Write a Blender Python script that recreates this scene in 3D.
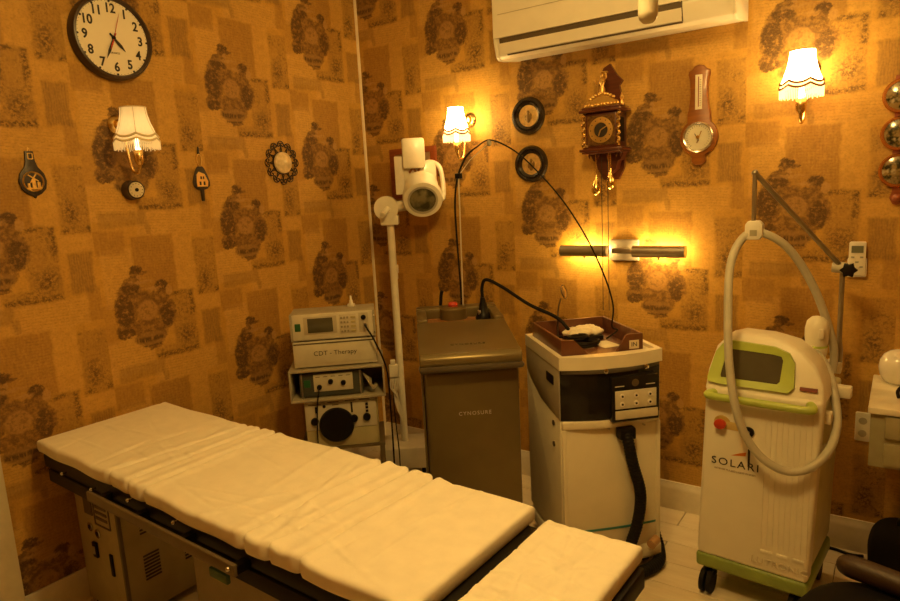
import bpy, bmesh, math, random
from mathutils import Vector, Matrix
from math import sin, cos, pi, radians
random.seed(7)
for o in list(bpy.data.objects): bpy.data.objects.remove(o)
SC = bpy.context.scene
COL = SC.collection

# ------------------------------------------------------------------ camera
FPX, YAW, PITCH, ROLL = 648.896, 0.6150, 0.1677, -0.0528
CAM = Vector((2.549, -2.850, 1.500))
_f = Vector((-sin(YAW)*cos(PITCH), cos(YAW)*cos(PITCH), -sin(PITCH)))
_r = Vector((cos(YAW), sin(YAW), 0)); _u = _r.cross(_f)
RT = cos(ROLL)*_r + sin(ROLL)*_u; UP = -sin(ROLL)*_r + cos(ROLL)*_u
cd = bpy.data.cameras.new('camera'); cam = bpy.data.objects.new('camera', cd); COL.objects.link(cam)
cam.matrix_world = Matrix(((RT.x, UP.x, -_f.x, CAM.x), (RT.y, UP.y, -_f.y, CAM.y), (RT.z, UP.z, -_f.z, CAM.z), (0, 0, 0, 1)))
cd.sensor_width = 36; cd.lens = FPX/900*36; cd.clip_start = 0.02
SC.camera = cam
def ray(x, y): return RT*((x-450)/FPX) + UP*(-(y-300.5)/FPX) + _f
def atY(x, y, Y=0.0):
    d = ray(x, y); return CAM + d*((Y-CAM.y)/d.y)
def atX(x, y, X=0.0):
    d = ray(x, y); return CAM + d*((X-CAM.x)/d.x)
def atZ(x, y, Z=0.0):
    d = ray(x, y); return CAM + d*((Z-CAM.z)/d.z)

# ------------------------------------------------------------------ world, main light, exposure
w = bpy.data.worlds.new('world'); SC.world = w; w.use_nodes = True
w.node_tree.nodes['Background'].inputs[0].default_value = (1.0, 0.62, 0.25, 1)
w.node_tree.nodes['Background'].inputs[1].default_value = 0.02
SC.view_settings.view_transform = 'Standard'; SC.view_settings.look = 'None'
SC.view_settings.gamma = 1.0; SC.view_settings.use_curve_mapping = False
SC.view_settings.exposure = 0.0
WARM = (1.0, 0.62, 0.175)
def lamp(name, loc, power, radius=0.03, color=WARM, parent=None):
    l = bpy.data.lights.new(name, 'POINT'); l.energy = power; l.color = color; l.shadow_soft_size = radius
    o = bpy.data.objects.new(name, l); COL.objects.link(o); o.location = loc
    if parent: o.parent = parent
    return o
CEIL = 2.62
CEIL_LAMP = (2.0, -1.75)
CEIL_POWER = 58

# ------------------------------------------------------------------ node helper + materials
class NT:
    def __init__(s, name):
        s.m = bpy.data.materials.new(name); s.m.use_nodes = True
        s.t = s.m.node_tree; s.t.nodes.clear()
        s.out = s.t.nodes.new('ShaderNodeOutputMaterial')
        s.p = s.t.nodes.new('ShaderNodeBsdfPrincipled')
        s.t.links.new(s.p.outputs[0], s.out.inputs[0])
    def put(s, sock, v):
        if v is None: return
        if hasattr(v, 'is_linked') or hasattr(v, 'links'): s.t.links.new(v, sock)
        else:
            if isinstance(v, (tuple, list)) and sock.type == 'RGBA' and len(v) == 3: v = (*v, 1)
            sock.default_value = v
    def math(s, op, a, b=None, c=None, clamp=False):
        n = s.t.nodes.new('ShaderNodeMath'); n.operation = op; n.use_clamp = clamp
        for i, v in enumerate((a, b, c)): s.put(n.inputs[i], v)
        return n.outputs[0]
    def vm(s, op, a, b=None):
        n = s.t.nodes.new('ShaderNodeVectorMath'); n.operation = op
        s.put(n.inputs[0], a); s.put(n.inputs[1], b)
        return n.outputs['Value'] if op in ('LENGTH', 'DISTANCE', 'DOT_PRODUCT') else n.outputs[0]
    def comb(s, x, y, z=0.0):
        n = s.t.nodes.new('ShaderNodeCombineXYZ')
        for i, v in enumerate((x, y, z)): s.put(n.inputs[i], v)
        return n.outputs[0]
    def sep(s, v):
        n = s.t.nodes.new('ShaderNodeSeparateXYZ'); s.put(n.inputs[0], v); return n.outputs
    def noise(s, vec, scale, detail=3, rough=0.55, col=False):
        n = s.t.nodes.new('ShaderNodeTexNoise'); s.put(n.inputs['Vector'], vec)
        n.inputs['Scale'].default_value = scale; n.inputs['Detail'].default_value = detail; n.inputs['Roughness'].default_value = rough
        return n.outputs['Color'] if col else n.outputs['Fac']
    def mix(s, f, a, b, mode='MIX'):
        n = s.t.nodes.new('ShaderNodeMix'); n.data_type = 'RGBA'; n.blend_type = mode
        s.put(n.inputs[0], f); s.put(n.inputs[6], a); s.put(n.inputs[7], b)
        return n.outputs[2]
    def ramp(s, v, a, b):           # linear 0..1 between a and b, clamped
        n = s.t.nodes.new('ShaderNodeMapRange'); n.clamp = True
        s.put(n.inputs[0], v); n.inputs[1].default_value = a; n.inputs[2].default_value = b
        return n.outputs[0]
    def coord(s, which='Object'):
        return s.t.nodes.new('ShaderNodeTexCoord').outputs[which]
    def bump(s, h, strength=0.2, dist=0.005):
        n = s.t.nodes.new('ShaderNodeBump'); n.inputs['Strength'].default_value = strength; n.inputs['Distance'].default_value = dist
        s.t.links.new(h, n.inputs['Height']); s.t.links.new(n.outputs[0], s.p.inputs['Normal'])

MATS = {}
def mat(name, rgb, rough=0.5, metal=0.0, var=0.12, scale=12, bump=0.0, coat=0.0, bscale=None):
    if name in MATS: return MATS[name]
    n = NT(name); co = n.coord()
    f = n.noise(co, scale, 4)
    dark = tuple(c*(1-var) for c in rgb); lite = tuple(min(1, c*(1+var*0.6)) for c in rgb)
    n.put(n.p.inputs['Base Color'], n.mix(n.ramp(f, 0.3, 0.7), dark, lite))
    n.p.inputs['Roughness'].default_value = rough; n.p.inputs['Metallic'].default_value = metal
    n.p.inputs['Coat Weight'].default_value = coat
    if max(rgb) < .02: n.p.inputs['Specular IOR Level'].default_value = .16
    if bump: n.bump(n.noise(co, bscale or scale*8, 3), bump)
    MATS[name] = n.m; return n.m
def emit(name, rgb, strength, base=None):
    if name in MATS: return MATS[name]
    n = NT(name); n.put(n.p.inputs['Base Color'], base or rgb)
    n.put(n.p.inputs['Emission Color'], rgb); n.p.inputs['Emission Strength'].default_value = strength
    MATS[name] = n.m; return n.m
def wood(name, a, b, rough=0.35, axis=(1, 1, 8), coat=0.3):
    if name in MATS: return MATS[name]
    n = NT(name); v = n.vm('MULTIPLY', n.coord(), axis)
    f = n.noise(v, 9, 6, 0.6)
    n.put(n.p.inputs['Base Color'], n.mix(n.ramp(f, 0.3, 0.7), a, b))
    n.p.inputs['Roughness'].default_value = rough; n.p.inputs['Coat Weight'].default_value = coat
    MATS[name] = n.m; return n.m

def wallpaper():
    n = NT('collage_wallpaper'); A, B = 0.53, 0.62
    uv0 = n.t.nodes.new('ShaderNodeUVMap'); uv0.uv_map = 'UVMap'; uv = uv0.outputs[0]
    s = n.sep(uv); U, V = s[0], s[1]
    colf = n.math('FLOOR', n.math('DIVIDE', n.math('ADD', U, 0.18), A))
    par = n.math('FLOORED_MODULO', colf, 2.0)
    uu = n.math('SUBTRACT', U, n.math('MULTIPLY', colf, A))
    vv = n.math('ADD', V, n.math('MULTIPLY', par, B/2))
    vv = n.math('SUBTRACT', n.math('FLOORED_MODULO', n.math('ADD', vv, B/2), B), B/2)
    tile = n.comb(uu, vv, 0.0)
    # torn edges: small domain wobble
    wob = n.vm('SUBTRACT', n.noise(tile, 22, 3, col=True), (0.5, 0.5, 0.5))
    tw = n.vm('ADD', tile, n.vm('MULTIPLY', wob, (0.022, 0.022, 0)))
    def rect(u0, u1, v0, v1, soft=0.006, src=tw):
        d = n.vm('SUBTRACT', n.vm('ABSOLUTE', n.vm('SUBTRACT', src, ((u0+u1)/2, (v0+v1)/2, 0))), ((u1-u0)/2, (v1-v0)/2, 0))
        q = n.sep(d); return n.ramp(n.math('MAXIMUM', q[0], q[1]), soft, -soft)
    def ell(u, v, ru, rv, soft=0.25, src=tw):
        d = n.vm('LENGTH', n.vm('MULTIPLY', n.vm('SUBTRACT', src, (u, v, 0)), (1/ru, 1/rv, 0)))
        return n.ramp(d, 1+soft, 1-soft)
    def mx(a, b): return n.math('MAXIMUM', a, b)
    big = n.noise(uv, 5, 4); mid = n.noise(uv, 38, 4); fine = n.noise(uv, 240, 3)
    streak = n.noise(n.vm('MULTIPLY', uv, (5, .8, 1)), 26, 5, .7)
    weave = n.noise(n.vm('MULTIPLY', uv, (.7, 6, 1)), 40, 4, .7)
    stv = n.ramp(streak, .30, .62)
    paper = n.mix(n.ramp(big, .3, .7), (.50, .27, .038), (.60, .335, .055))
    tan = (.30, .150, .032); brown = (.235, .108, .022); pale = (.64, .375, .085); olive = (.22, .125, .032); grey = (.20, .105, .026)
    ink = (.055, .024, .006); ink2 = (.13, .062, .016)
    c = paper
    def lay(mask, colr, a=1.0):
        nonlocal c
        c = n.mix(n.math('MULTIPLY', mask, a) if a != 1 else mask, c, colr)
    def patch(mask, colr, a):                                        # pasted page: streaky, never quite solid
        lay(n.math('MULTIPLY', mask, n.math('ADD', .38, n.math('MULTIPLY', stv, .56))), colr, a)
    patch(rect(-.165, -.035, .03, .26), pale, .8)                    # pale column behind the head
    patch(rect(-.18, -.06, .24, .32), brown, .55); patch(rect(-.18, -.06, -.32, -.285), brown, .55)
    patch(rect(-.035, .15, .06, .305), brown, .62)                   # brown page right of the head
    patch(rect(.15, .24, .06, .32), pale, .5)
    patch(rect(-.18, .01, -.25, -.10), pale, .75)
    patch(rect(.0, .30, -.32, -.215), pale, .6); patch(rect(.0, .30, .305, .32), pale, .6)
    patch(rect(.225, .355, -.045, .02), pale, .45)
    patch(rect(-.185, -.125, -.11, .05), tan, .4)
    patch(rect(.30, .355, -.32, -.18), tan, .6)
    patch(rect(.25, .335, -.20, -.05), grey, .70)                    # ribbed grey page
    rib = n.math('SINE', n.math('MULTIPLY', n.sep(tw)[0], 700.0))
    lay(n.math('MULTIPLY', rect(.25, .335, -.20, -.05), n.ramp(rib, -.4, 1)), ink, .16)
    rag = mx(rect(-.15, .045, -.275, -.215), ell(.045, -.29, .012, .035)); patch(rag, olive, .6)
    # two etched-tree patches
    t1 = rect(.105, .218, -.215, .060); t2 = rect(.242, .350, .025, .275); t2b = rect(.015, .215, -.215, -.165)
    trees = mx(mx(t1, t2), t2b); patch(trees, (.27, .145, .030), .55)
    leafn = n.noise(uv, 78, 6, .78)
    leaf = n.math('MULTIPLY', n.ramp(leafn, .50, .56), n.ramp(n.noise(uv, 15, 2), .36, .60))
    trunk = mx(mx(rect(.195, .215, -.05, .055), rect(.02, .215, -.212, -.19)), mx(ell(.165, -.135, .035, .04, .6), ell(.145, .050, .035, .010, .4)))
    trunk2 = mx(ell(.285, .10, .025, .045, .6), mx(rect(.248, .27, .03, .055), rect(.325, .348, .03, .055)))
    lay(n.math('MULTIPLY', trees, leaf), ink, .50)
    lay(n.math('MULTIPLY', n.math('MULTIPLY', mx(trunk, trunk2), trees), n.ramp(leafn, .42, .54)), ink, .80)
    # printed lines of text on the pages
    lines = n.math('SINE', n.math('MULTIPLY', n.math('ADD', vv, n.math('MULTIPLY', uu, .05)), 2*pi/.0115))
    words = n.ramp(n.noise(n.vm('MULTIPLY', uv, (1, 3, 1)), 95, 3), .45, .60)
    txt = n.math('MULTIPLY', n.ramp(lines, .1, .9), words)
    pages = mx(mx(rect(-.02, .14, .08, .29), rect(.03, .29, -.31, -.225)), mx(rect(-.17, 0, -.23, -.12), rect(-.15, -.05, .05, .25)))
    lay(n.math('MULTIPLY', txt, pages), ink2, .34)
    lay(n.ramp(weave, .5, .75), ink2, .16)
    # the engraved group: hatted head, two figures, medallion, scroll
    fw = n.vm('ADD', tile, n.vm('MULTIPLY', n.vm('SUBTRACT', n.noise(tile, 48, 4, .7, col=True), (.5, .5, .5)), (.034, .034, 0)))
    def el(u, v, ru, rv, soft=.10): return ell(u, v, ru, rv, soft, fw)
    body = el(-.065, .085, .05, .042)
    for e in [(-.09, .01, .046, .085), (-.105, -.070, .036, .03), (-.02, .045, .06, .035), (.072, .092, .028, .028), (.05, .045, .055, .03),
              (.085, -.02, .042, .06), (.055, -.065, .05, .03), (-.02, -.065, .09, .032), (.005, -.105, .070, .040), (.01, -.145, .036, .020), (-.06, .118, .03, .022), (-.04, .125, .022, .03)]:
        body = mx(body, el(*e))
    head = mx(el(-.030, .165, .028, .022), mx(el(-.032, .145, .020, .022), el(-.002, .155, .022, .008)))
    fig = mx(body, head)
    etn = n.noise(uv, 50, 6, .72)
    etch = n.ramp(etn, .46, .54)
    lay(fig, (.235, .118, .024), .86)
    lay(n.math('MULTIPLY', fig, etch), ink, .60)
    lay(n.math('MULTIPLY', fig, n.ramp(etn, .42, .36)), (.42, .23, .05), .65)
    dk = mx(mx(el(-.094, .015, .036, .07), el(-.06, .10, .036, .026)), mx(el(.085, -.03, .030, .05), mx(el(.074, .098, .024, .022), mx(el(-.030, .168, .024, .016), el(-.10, -.08, .035, .02)))))
    lay(n.math('MULTIPLY', dk, n.ramp(n.noise(uv, 50, 5, .7), .36, .50)), ink, .85)
    skin = mx(mx(ell(-.015, .118, .05, .007, .5, fw), ell(.035, .088, .03, .007, .5, fw)), mx(el(.105, .070, .015, .020), el(-.02, .138, .012, .010)))
    lay(skin, (.46, .26, .07), .75)
    lay(el(.0, -.120, .068, .030), (.30, .165, .042), .7)
    scr = mx(rect(-.06, .06, -.130, -.112, .004), rect(-.04, .04, -.152, -.145, .003))
    lay(n.math('MULTIPLY', scr, n.ramp(n.noise(n.vm('MULTIPLY', uv, (1, .3, 1)), 120, 3), .38, .50)), ink, .9)
    lay(el(.002, .0, .054, .052, .10), ink2, .6)
    lay(el(.002, .0, .043, .042, .12), (.40, .215, .055), .85)
    lay(n.math('MULTIPLY', el(.0, .0, .036, .034), n.ramp(etn, .50, .56)), ink2, .55)
    # paper grain and blotches
    c = n.mix(n.math('MULTIPLY', n.ramp(mid, .35, .75), .26), c, (.16, .075, .016))
    c = n.mix(n.math('MULTIPLY', n.ramp(fine, .4, .75), .16), c, (.60, .36, .10))
    grain = n.noise(uv, 120, 4, .75)
    c = n.mix(n.math('MULTIPLY', n.ramp(grain, .50, .66), .30), c, (.13, .060, .012))
    c = n.mix(n.math('MULTIPLY', n.ramp(grain, .46, .34), .22), c, (.62, .37, .075))
    n.put(n.p.inputs['Base Color'], c)
    n.p.inputs['Roughness'].default_value = .62
    n.p.inputs['Specular IOR Level'].default_value = .3
    n.bump(fine, .12, .002)
    return n.m

# ------------------------------------------------------------------ mesh helpers
def cat(pts, seg=8, closed=False):
    pts = [Vector(p) for p in pts]; n = len(pts); out = []
    rng = range(n if closed else n-1)
    for i in rng:
        if closed: p0, p1, p2, p3 = pts[i-1], pts[i], pts[(i+1) % n], pts[(i+2) % n]
        else: p0, p1, p2, p3 = pts[max(i-1, 0)], pts[i], pts[i+1], pts[min(i+2, n-1)]
        for k in range(seg):
            t = k/seg
            out.append(0.5*((2*p1)+(-p0+p2)*t+(2*p0-5*p1+4*p2-p3)*t*t+(-p0+3*p1-3*p2+p3)*t**3))
    if not closed: out.append(pts[-1])
    return out
class G:
    def __init__(s): s.b = bmesh.new()
    def box(s, c, d, bevel=0.0, rot=None, seg=2):
        t = bmesh.new(); bmesh.ops.create_cube(t, size=1)
        bmesh.ops.scale(t, vec=d, verts=t.verts)
        if bevel: bmesh.ops.bevel(t, geom=list(t.edges), offset=min(bevel, min(d)*.49), segments=seg, profile=.5, affect='EDGES')
        if rot is not None: bmesh.ops.rotate(t, cent=(0, 0, 0), matrix=rot, verts=t.verts)
        bmesh.ops.translate(t, vec=c, verts=t.verts); return s._add(t)
    def b2(s, lo, hi, bevel=0.0, seg=2):
        lo, hi = Vector(lo), Vector(hi); return s.box((lo+hi)/2, hi-lo, bevel, seg=seg)
    def _add(s, t):
        mp = {v: s.b.verts.new(v.co) for v in t.verts}
        for f in t.faces:
            try: s.b.faces.new([mp[v] for v in f.verts])
            except ValueError: pass
        t.free(); return s
    def ring_skin(s, rings, closed_u=True, cap0=True, cap1=True, loop=False):
        R = [[s.b.verts.new(p) for p in r] for r in rings]; m = len(R[0])
        cnt = len(R) if loop else len(R)-1
        for i in range(cnt):
            a, b = R[i], R[(i+1) % len(R)]
            for j in range(m if closed_u else m-1):
                k = (j+1) % m
                s.b.faces.new((a[j], a[k], b[k], b[j]))
        if not loop:
            if cap0: s.b.faces.new(R[0][::-1])
            if cap1: s.b.faces.new(R[-1])
        return s
    def tube(s, pts, r, n=8, smooth=0, closed=False, caps=True):
        if smooth: pts = cat(pts, smooth, closed)
        pts = [Vector(p) for p in pts]; rings = []; N = len(pts); nrm = None
        for i, p in enumerate(pts):
            if closed: t = pts[(i+1) % N]-pts[i-1]
            else: t = pts[min(i+1, N-1)]-pts[max(i-1, 0)]
            t.normalize()
            if nrm is None:
                nrm = t.orthogonal().normalized()
            nrm = (nrm-t*nrm.dot(t)).normalized(); bn = t.cross(nrm)
            rr = r(i/(N-1)) if callable(r) else r
            rings.append([p+nrm*rr*cos(2*pi*k/n)+bn*rr*sin(2*pi*k/n) for k in range(n)])
        return s.ring_skin(rings, loop=closed, cap0=caps, cap1=caps)
    def cyl(s, p0, p1, r0, r1=None, n=20, caps=True):
        p0, p1 = Vector(p0), Vector(p1); r1 = r0 if r1 is None else r1
        t = (p1-p0).normalized(); a = t.orthogonal().normalized(); b = t.cross(a)
        return s.ring_skin([[p+a*r*cos(2*pi*k/n)+b*r*sin(2*pi*k/n) for k in range(n)] for p, r in ((p0, r0), (p1, r1))], cap0=caps, cap1=caps)
    def lathe(s, prof, c=(0, 0, 0), axis=(0, 0, 1), n=24, sx=1.0, caps=True, up=None):
        c = Vector(c); t = Vector(axis).normalized()
        a = Vector(up) if up is not None else t.orthogonal(); a.normalize(); b = t.cross(a)
        rings = [[c+t*h+a*r*sx*cos(2*pi*k/n)+b*r*sin(2*pi*k/n) for k in range(n)] for r, h in ((max(r, 1e-4), h) for r, h in prof)]
        return s.ring_skin(rings, cap0=caps, cap1=caps)
    def prism(s, poly, d0, d1, plane='xz', bevel=0.0):
        def P(p, d): return {'xz': (p[0], d, p[1]), 'xy': (p[0], p[1], d), 'yz': (d, p[0], p[1])}[plane]
        t = bmesh.new()
        A = [t.verts.new(P(p, d0)) for p in poly]; B = [t.verts.new(P(p, d1)) for p in poly]
        t.faces.new(A); t.faces.new(B[::-1]); m = len(poly)
        for i in range(m): t.faces.new((A[i], B[i], B[(i+1) % m], A[(i+1) % m]))
        bmesh.ops.recalc_face_normals(t, faces=t.faces)
        if bevel: bmesh.ops.bevel(t, geom=list(t.edges), offset=bevel, segments=2, profile=.5, affect='EDGES')
        return s._add(t)
    def frame(s, outer, inner, d0, d1, plane='xz'):      # flat ring between two same-count outlines, with thickness
        def P(p, d): return {'xz': (p[0], d, p[1]), 'xy': (p[0], p[1], d), 'yz': (d, p[0], p[1])}[plane]
        rings = [[P(p, d0) for p in outer], [P(p, d1) for p in outer], [P(p, d1) for p in inner], [P(p, d0) for p in inner]]
        return s.ring_skin(rings, loop=True)
    def sph(s, c, r, u=16, v=10):
        if not hasattr(r, '__len__'): r = (r, r, r)
        t = bmesh.new(); bmesh.ops.create_uvsphere(t, u_segments=u, v_segments=v, radius=1)
        bmesh.ops.scale(t, vec=r, verts=t.verts); bmesh.ops.translate(t, vec=c, verts=t.verts); return s._add(t)
    def obj(s, name, m, parent=None, loc=None, rotz=0, ang=40, smooth=True):
        bmesh.ops.recalc_face_normals(s.b, faces=s.b.faces)
        me = bpy.data.meshes.new(name); s.b.to_mesh(me); s.b.free()
        if smooth:
            for p in me.polygons: p.use_smooth = True
            me.set_sharp_from_angle(angle=radians(ang))
        me.materials.append(m)
        return link(name, me, parent, loc, rotz)
def link(name, me, parent=None, loc=None, rotz=0):
    o = bpy.data.objects.new(name, me); COL.objects.link(o)
    if loc is not None: o.location = loc
    o.rotation_euler = (0, 0, rotz)
    if parent: o.parent = parent
    return o
def tag(o, label, category, group=None):
    o['label'] = label; o['category'] = category
    if group: o['group'] = group
    return o
def thing(name, label, category, loc=(0, 0, 0), rotz=0, group=None):
    o = bpy.data.objects.new(name, None); COL.objects.link(o); o.empty_display_size = .05
    o.location = loc; o.rotation_euler = (0, 0, rotz)
    return tag(o, label, category, group)
def struct(o): o['kind'] = 'structure'; return o
def rrect(w, h, r, n=5, cx=0, cy=0):
    out = []
    for (sx, sy, a0) in ((1, 1, 0), (-1, 1, 90), (-1, -1, 180), (1, -1, 270)):
        for k in range(n+1):
            a = radians(a0+90*k/n); out.append((cx+sx*(w/2-r)+r*cos(a), cy+sy*(h/2-r)+r*sin(a)))
    return out
def text(name, body, size, m, parent, loc, rot=(pi/2, 0, 0), depth=0.0006, sx=1.0, align='CENTER', space=1.0, bold=0.0):
    cu = bpy.data.curves.new(name, 'FONT'); cu.body = body; cu.size = size; cu.extrude = depth; cu.offset = bold
    cu.align_x = align; cu.align_y = 'CENTER'; cu.resolution_u = 3; cu.space_character = space
    tmp = bpy.data.objects.new(name, cu); COL.objects.link(tmp)
    bpy.context.view_layer.update()
    me = bpy.data.meshes.new_from_object(tmp.evaluated_get(bpy.context.evaluated_depsgraph_get()))
    bpy.data.objects.remove(tmp); bpy.data.curves.remove(cu)
    me.materials.clear(); me.materials.append(m)
    o = bpy.data.objects.new(name, me); COL.objects.link(o)
    o.location = loc; o.rotation_euler = rot; o.scale = (sx, 1, 1); o.parent = parent
    return o
LW = pi/2                        # turn for things hung on the left wall
def onleft(px, py, off=0.0): p = atX(px, py, off); return Vector((0.0, p.y, p.z))
def onback(px, py): p = atY(px, py, 0); return Vector((p.x, 0.0, p.z))

# palette
cream = mat('cream_plastic', (.74, .70, .58), .42)
white_paint = mat('white_paint', (.78, .74, .64), .4)
ivory = mat('ivory_enamel', (.76, .72, .58), .3, coat=.3)
brass = mat('brass', (.83, .58, .22), .25, 1.0)
gilt = mat('gilt', (.80, .53, .16), .35, .9, bump=.3, bscale=120)
black = mat('black_plastic', (.010, .008, .006), .4)
blackmat = mat('black_rubber', (.011, .009, .007), .6)
iron = mat('wrought_iron', (.035, .026, .02), .45, .4)
leather = mat('dark_leather', (.028, .018, .012), .42, bump=.2)
chrome = mat('chrome', (.75, .74, .70), .15, 1.0)
steel = mat('brushed_steel', (.55, .52, .46), .34, 1.0)
maho = wood('mahogany', (.065, .013, .005), (.12, .027, .009))
oak = wood('warm_oak', (.19, .058, .006), (.30, .10, .012), coat=.1)
walnut = wood('walnut', (.10, .035, .016), (.17, .062, .028), .4, (1, 6, 1))
sheetw = mat('bed_sheet', (.86, .81, .68), .75, var=.05, bump=.08, scale=20)
ink = mat('ink_black', (.02, .017, .015), .5)
glass_dark = mat('dark_glass', (.03, .035, .03), .12, coat=.5)
olive = mat('olive_grey_metal', (.46, .41, .22), .45)
brownp = mat('brown_metallic_plastic', (.175, .135, .055), .36, .45, var=.06)
green = mat('lime_plastic', (.45, .56, .10), .35)
dgreen = mat('green_plastic', (.24, .33, .07), .42)
hosem = mat('grey_hose', (.52, .50, .40), .45)
dsteel = mat('dark_steel', (.25, .22, .16), .3, .9)
red = mat('red_plastic', (.55, .05, .02), .3)
teal = mat('teal_line', (.04, .22, .22), .4)

# ------------------------------------------------------------------ room
WALL = wallpaper()
def wall(name, lo, hi, uvf):
    g = G().b2(lo, hi); o = g.obj(name, WALL, smooth=False)
    l = o.data.uv_layers.new(name='UVMap')
    for lp in o.data.loops: l.data[lp.index].uv = uvf(o.data.vertices[lp.vertex_index].co)
    return struct(o)
RX, RY = 3.7, -4.0
wall('wall_back', (0, 0, 0), (RX, .1, CEIL), lambda c: (c.x-.601, c.z-2.297))
wall('wall_left', (-.1, RY, 0), (0, .1, CEIL), lambda c: (c.y+.348, c.z-1.698))
wall('wall_right', (RX, RY, 0), (RX+.1, .1, CEIL), lambda c: (-c.y, c.z-2.0))
wall('wall_front', (-.1, RY-.1, 0), (RX+.1, RY, CEIL), lambda c: (-c.x, c.z-2.0))
struct(G().b2((-.1, RY-.1, CEIL), (RX+.1, .1, CEIL+.1)).obj('ceiling', mat('ceiling_paint', (.74, .68, .55), .8)))
# floor: pale laminate boards, each its own piece
fl = struct(G().b2((-.1, RY-.1, -.06), (RX+.1, .1, -.012)).obj('floor', mat('floor_joint', (.16, .11, .06), .8)))
n = NT('pale_laminate'); oi = n.t.nodes.new('ShaderNodeObjectInfo'); co = n.vm('ADD', n.vm('MULTIPLY', n.coord(), (1.2, 9, 1)), oi.outputs['Location'])
f = n.noise(co, 4, 6, .65)
c = n.mix(n.ramp(f, .3, .7), (.66, .56, .40), (.80, .71, .54))
c = n.mix(n.math('MULTIPLY', oi.outputs['Random'], .35), c, (.56, .46, .32))
n.put(n.p.inputs['Base Color'], c); n.p.inputs['Roughness'].default_value = .33
board_mat = n.m
def board_mesh(L):
    g = G().box((0, 0, -.006), (L-.003, .147, .012), .0015, seg=1); o = g.obj('board', board_mat, smooth=False); me = o.data
    bpy.data.objects.remove(o); return me
bm_full = board_mesh(1.2); bm_half = board_mesh(.6); bm_rest = board_mesh(RX-2.4-.6+.0)
nb = int(abs(RY)/.15)+1
for i in range(nb):
    y = -.075-.15*i
    if y < RY: break
    segs = [(bm_full, 1.2), (bm_full, 1.2), (bm_rest, RX-3.0), (bm_half, .6)] if i % 2 else [(bm_half, .6), (bm_full, 1.2), (bm_rest, RX-3.0), (bm_full, 1.2)]
    x = 0
    for me, L in segs:
        link('board', me, fl, (x+L/2, y, 0)); x += L
bbm = mat('baseboard_paint', (.76, .69, .54), .5)
def baseboard(name, lo, hi, axis):
    h = .13; prof = [(0, 0), (-.018, 0), (-.018, .095), (-.014, .112), (-.010, .118), (-.008, h), (0, h)]
    if axis == 'x': o = G().prism([(p[0], p[1]) for p in prof], lo, hi, 'yz').obj(name, bbm)
    else: o = G().prism([(-p[0], p[1]) for p in prof], lo, hi, 'xz').obj(name, bbm)
    return struct(o)
baseboard('baseboard_back', .018, RX, 'x'); baseboard('baseboard_left', -2.018, 0, 'y')
struct(G().prism([(0, 0), (.011, 0), (.009, -.006), (.006, -.009), (0, -.011)], .13, CEIL, 'xy').obj('trim_1', mat('corner_strip', (.72, .62, .42), .5)))

# closed door in the left wall: white casing, leaf and handle
dr = bpy.data.objects.new('door_1', None); COL.objects.link(dr); dr.location = (0, -2.02, 0); struct(dr)
dpm = mat('door_paint', (.72, .64, .44), .45)
for y0_, y1_ in ((-.10, 0), (-.98, -.88)): G().b2((.0005, y0_, 0), (.034, y1_, 2.06), .004).obj('door_casing', dpm, dr)
G().b2((.0005, -.98, 2.06), (.034, 0, 2.15), .004).obj('door_casing', dpm, dr)
G().b2((.0005, -.879, .004), (.018, -.101, 2.059), .003).obj('door_leaf', dpm, dr)
G().cyl((.018, -.82, 1.0), (.05, -.82, 1.0), .012).tube([(.055, -.82, 1.0), (.057, -.77, 1.0), (.055, -.70, 1.0)], .009, 10).obj('door_handle', brass, dr)

# ------------------------------------------------------------------ lamps
def ceiling_lamp():
    t = thing('ceiling_lamp', 'round flush glass ceiling lamp lighting the room', 'lamp', (*CEIL_LAMP, CEIL))
    G().lathe([(.17, 0), (.18, -.012), (.17, -.03)], n=32).obj('canopy', brass, t)
    G().lathe([(.165, -.03), (.155, -.06), (.12, -.09), (.06, -.105), (.001, -.11)], n=32).obj('glass_dome', emit('lamp_glass', (1, .62, .25), 2.0, (.9, .8, .6)), t)
    lamp('bulb_light', (0, 0, -.24), CEIL_POWER, .12, parent=t)
ceiling_lamp()
tp = CAM + ray(648, 24)*1.30
t = thing('pendant_lamp', 'unlit frosted tube lamp hanging from the ceiling before the air conditioner', 'lamp', (tp.x, tp.y, 0))
fro = mat('frosted_glass', (.78, .72, .55), .35, coat=.2)
G().lathe([(.0005, tp.z), (.010, tp.z+.002), (.017, tp.z+.009), (.0195, tp.z+.02), (.0195, tp.z+.19)], n=24).obj('tube_bulb', fro, t)
G().lathe([(.022, tp.z+.185), (.025, tp.z+.20), (.024, tp.z+.25), (.008, tp.z+.28)], n=24).obj('socket', brass, t)
G().cyl((0, 0, tp.z+.27), (0, 0, CEIL-.02), .005).obj('rod', brass, t)
G().lathe([(.05, CEIL), (.052, CEIL-.012), (.03, CEIL-.03), (.006, CEIL-.04)], n=24).obj('ceiling_rose', brass, t)

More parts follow.
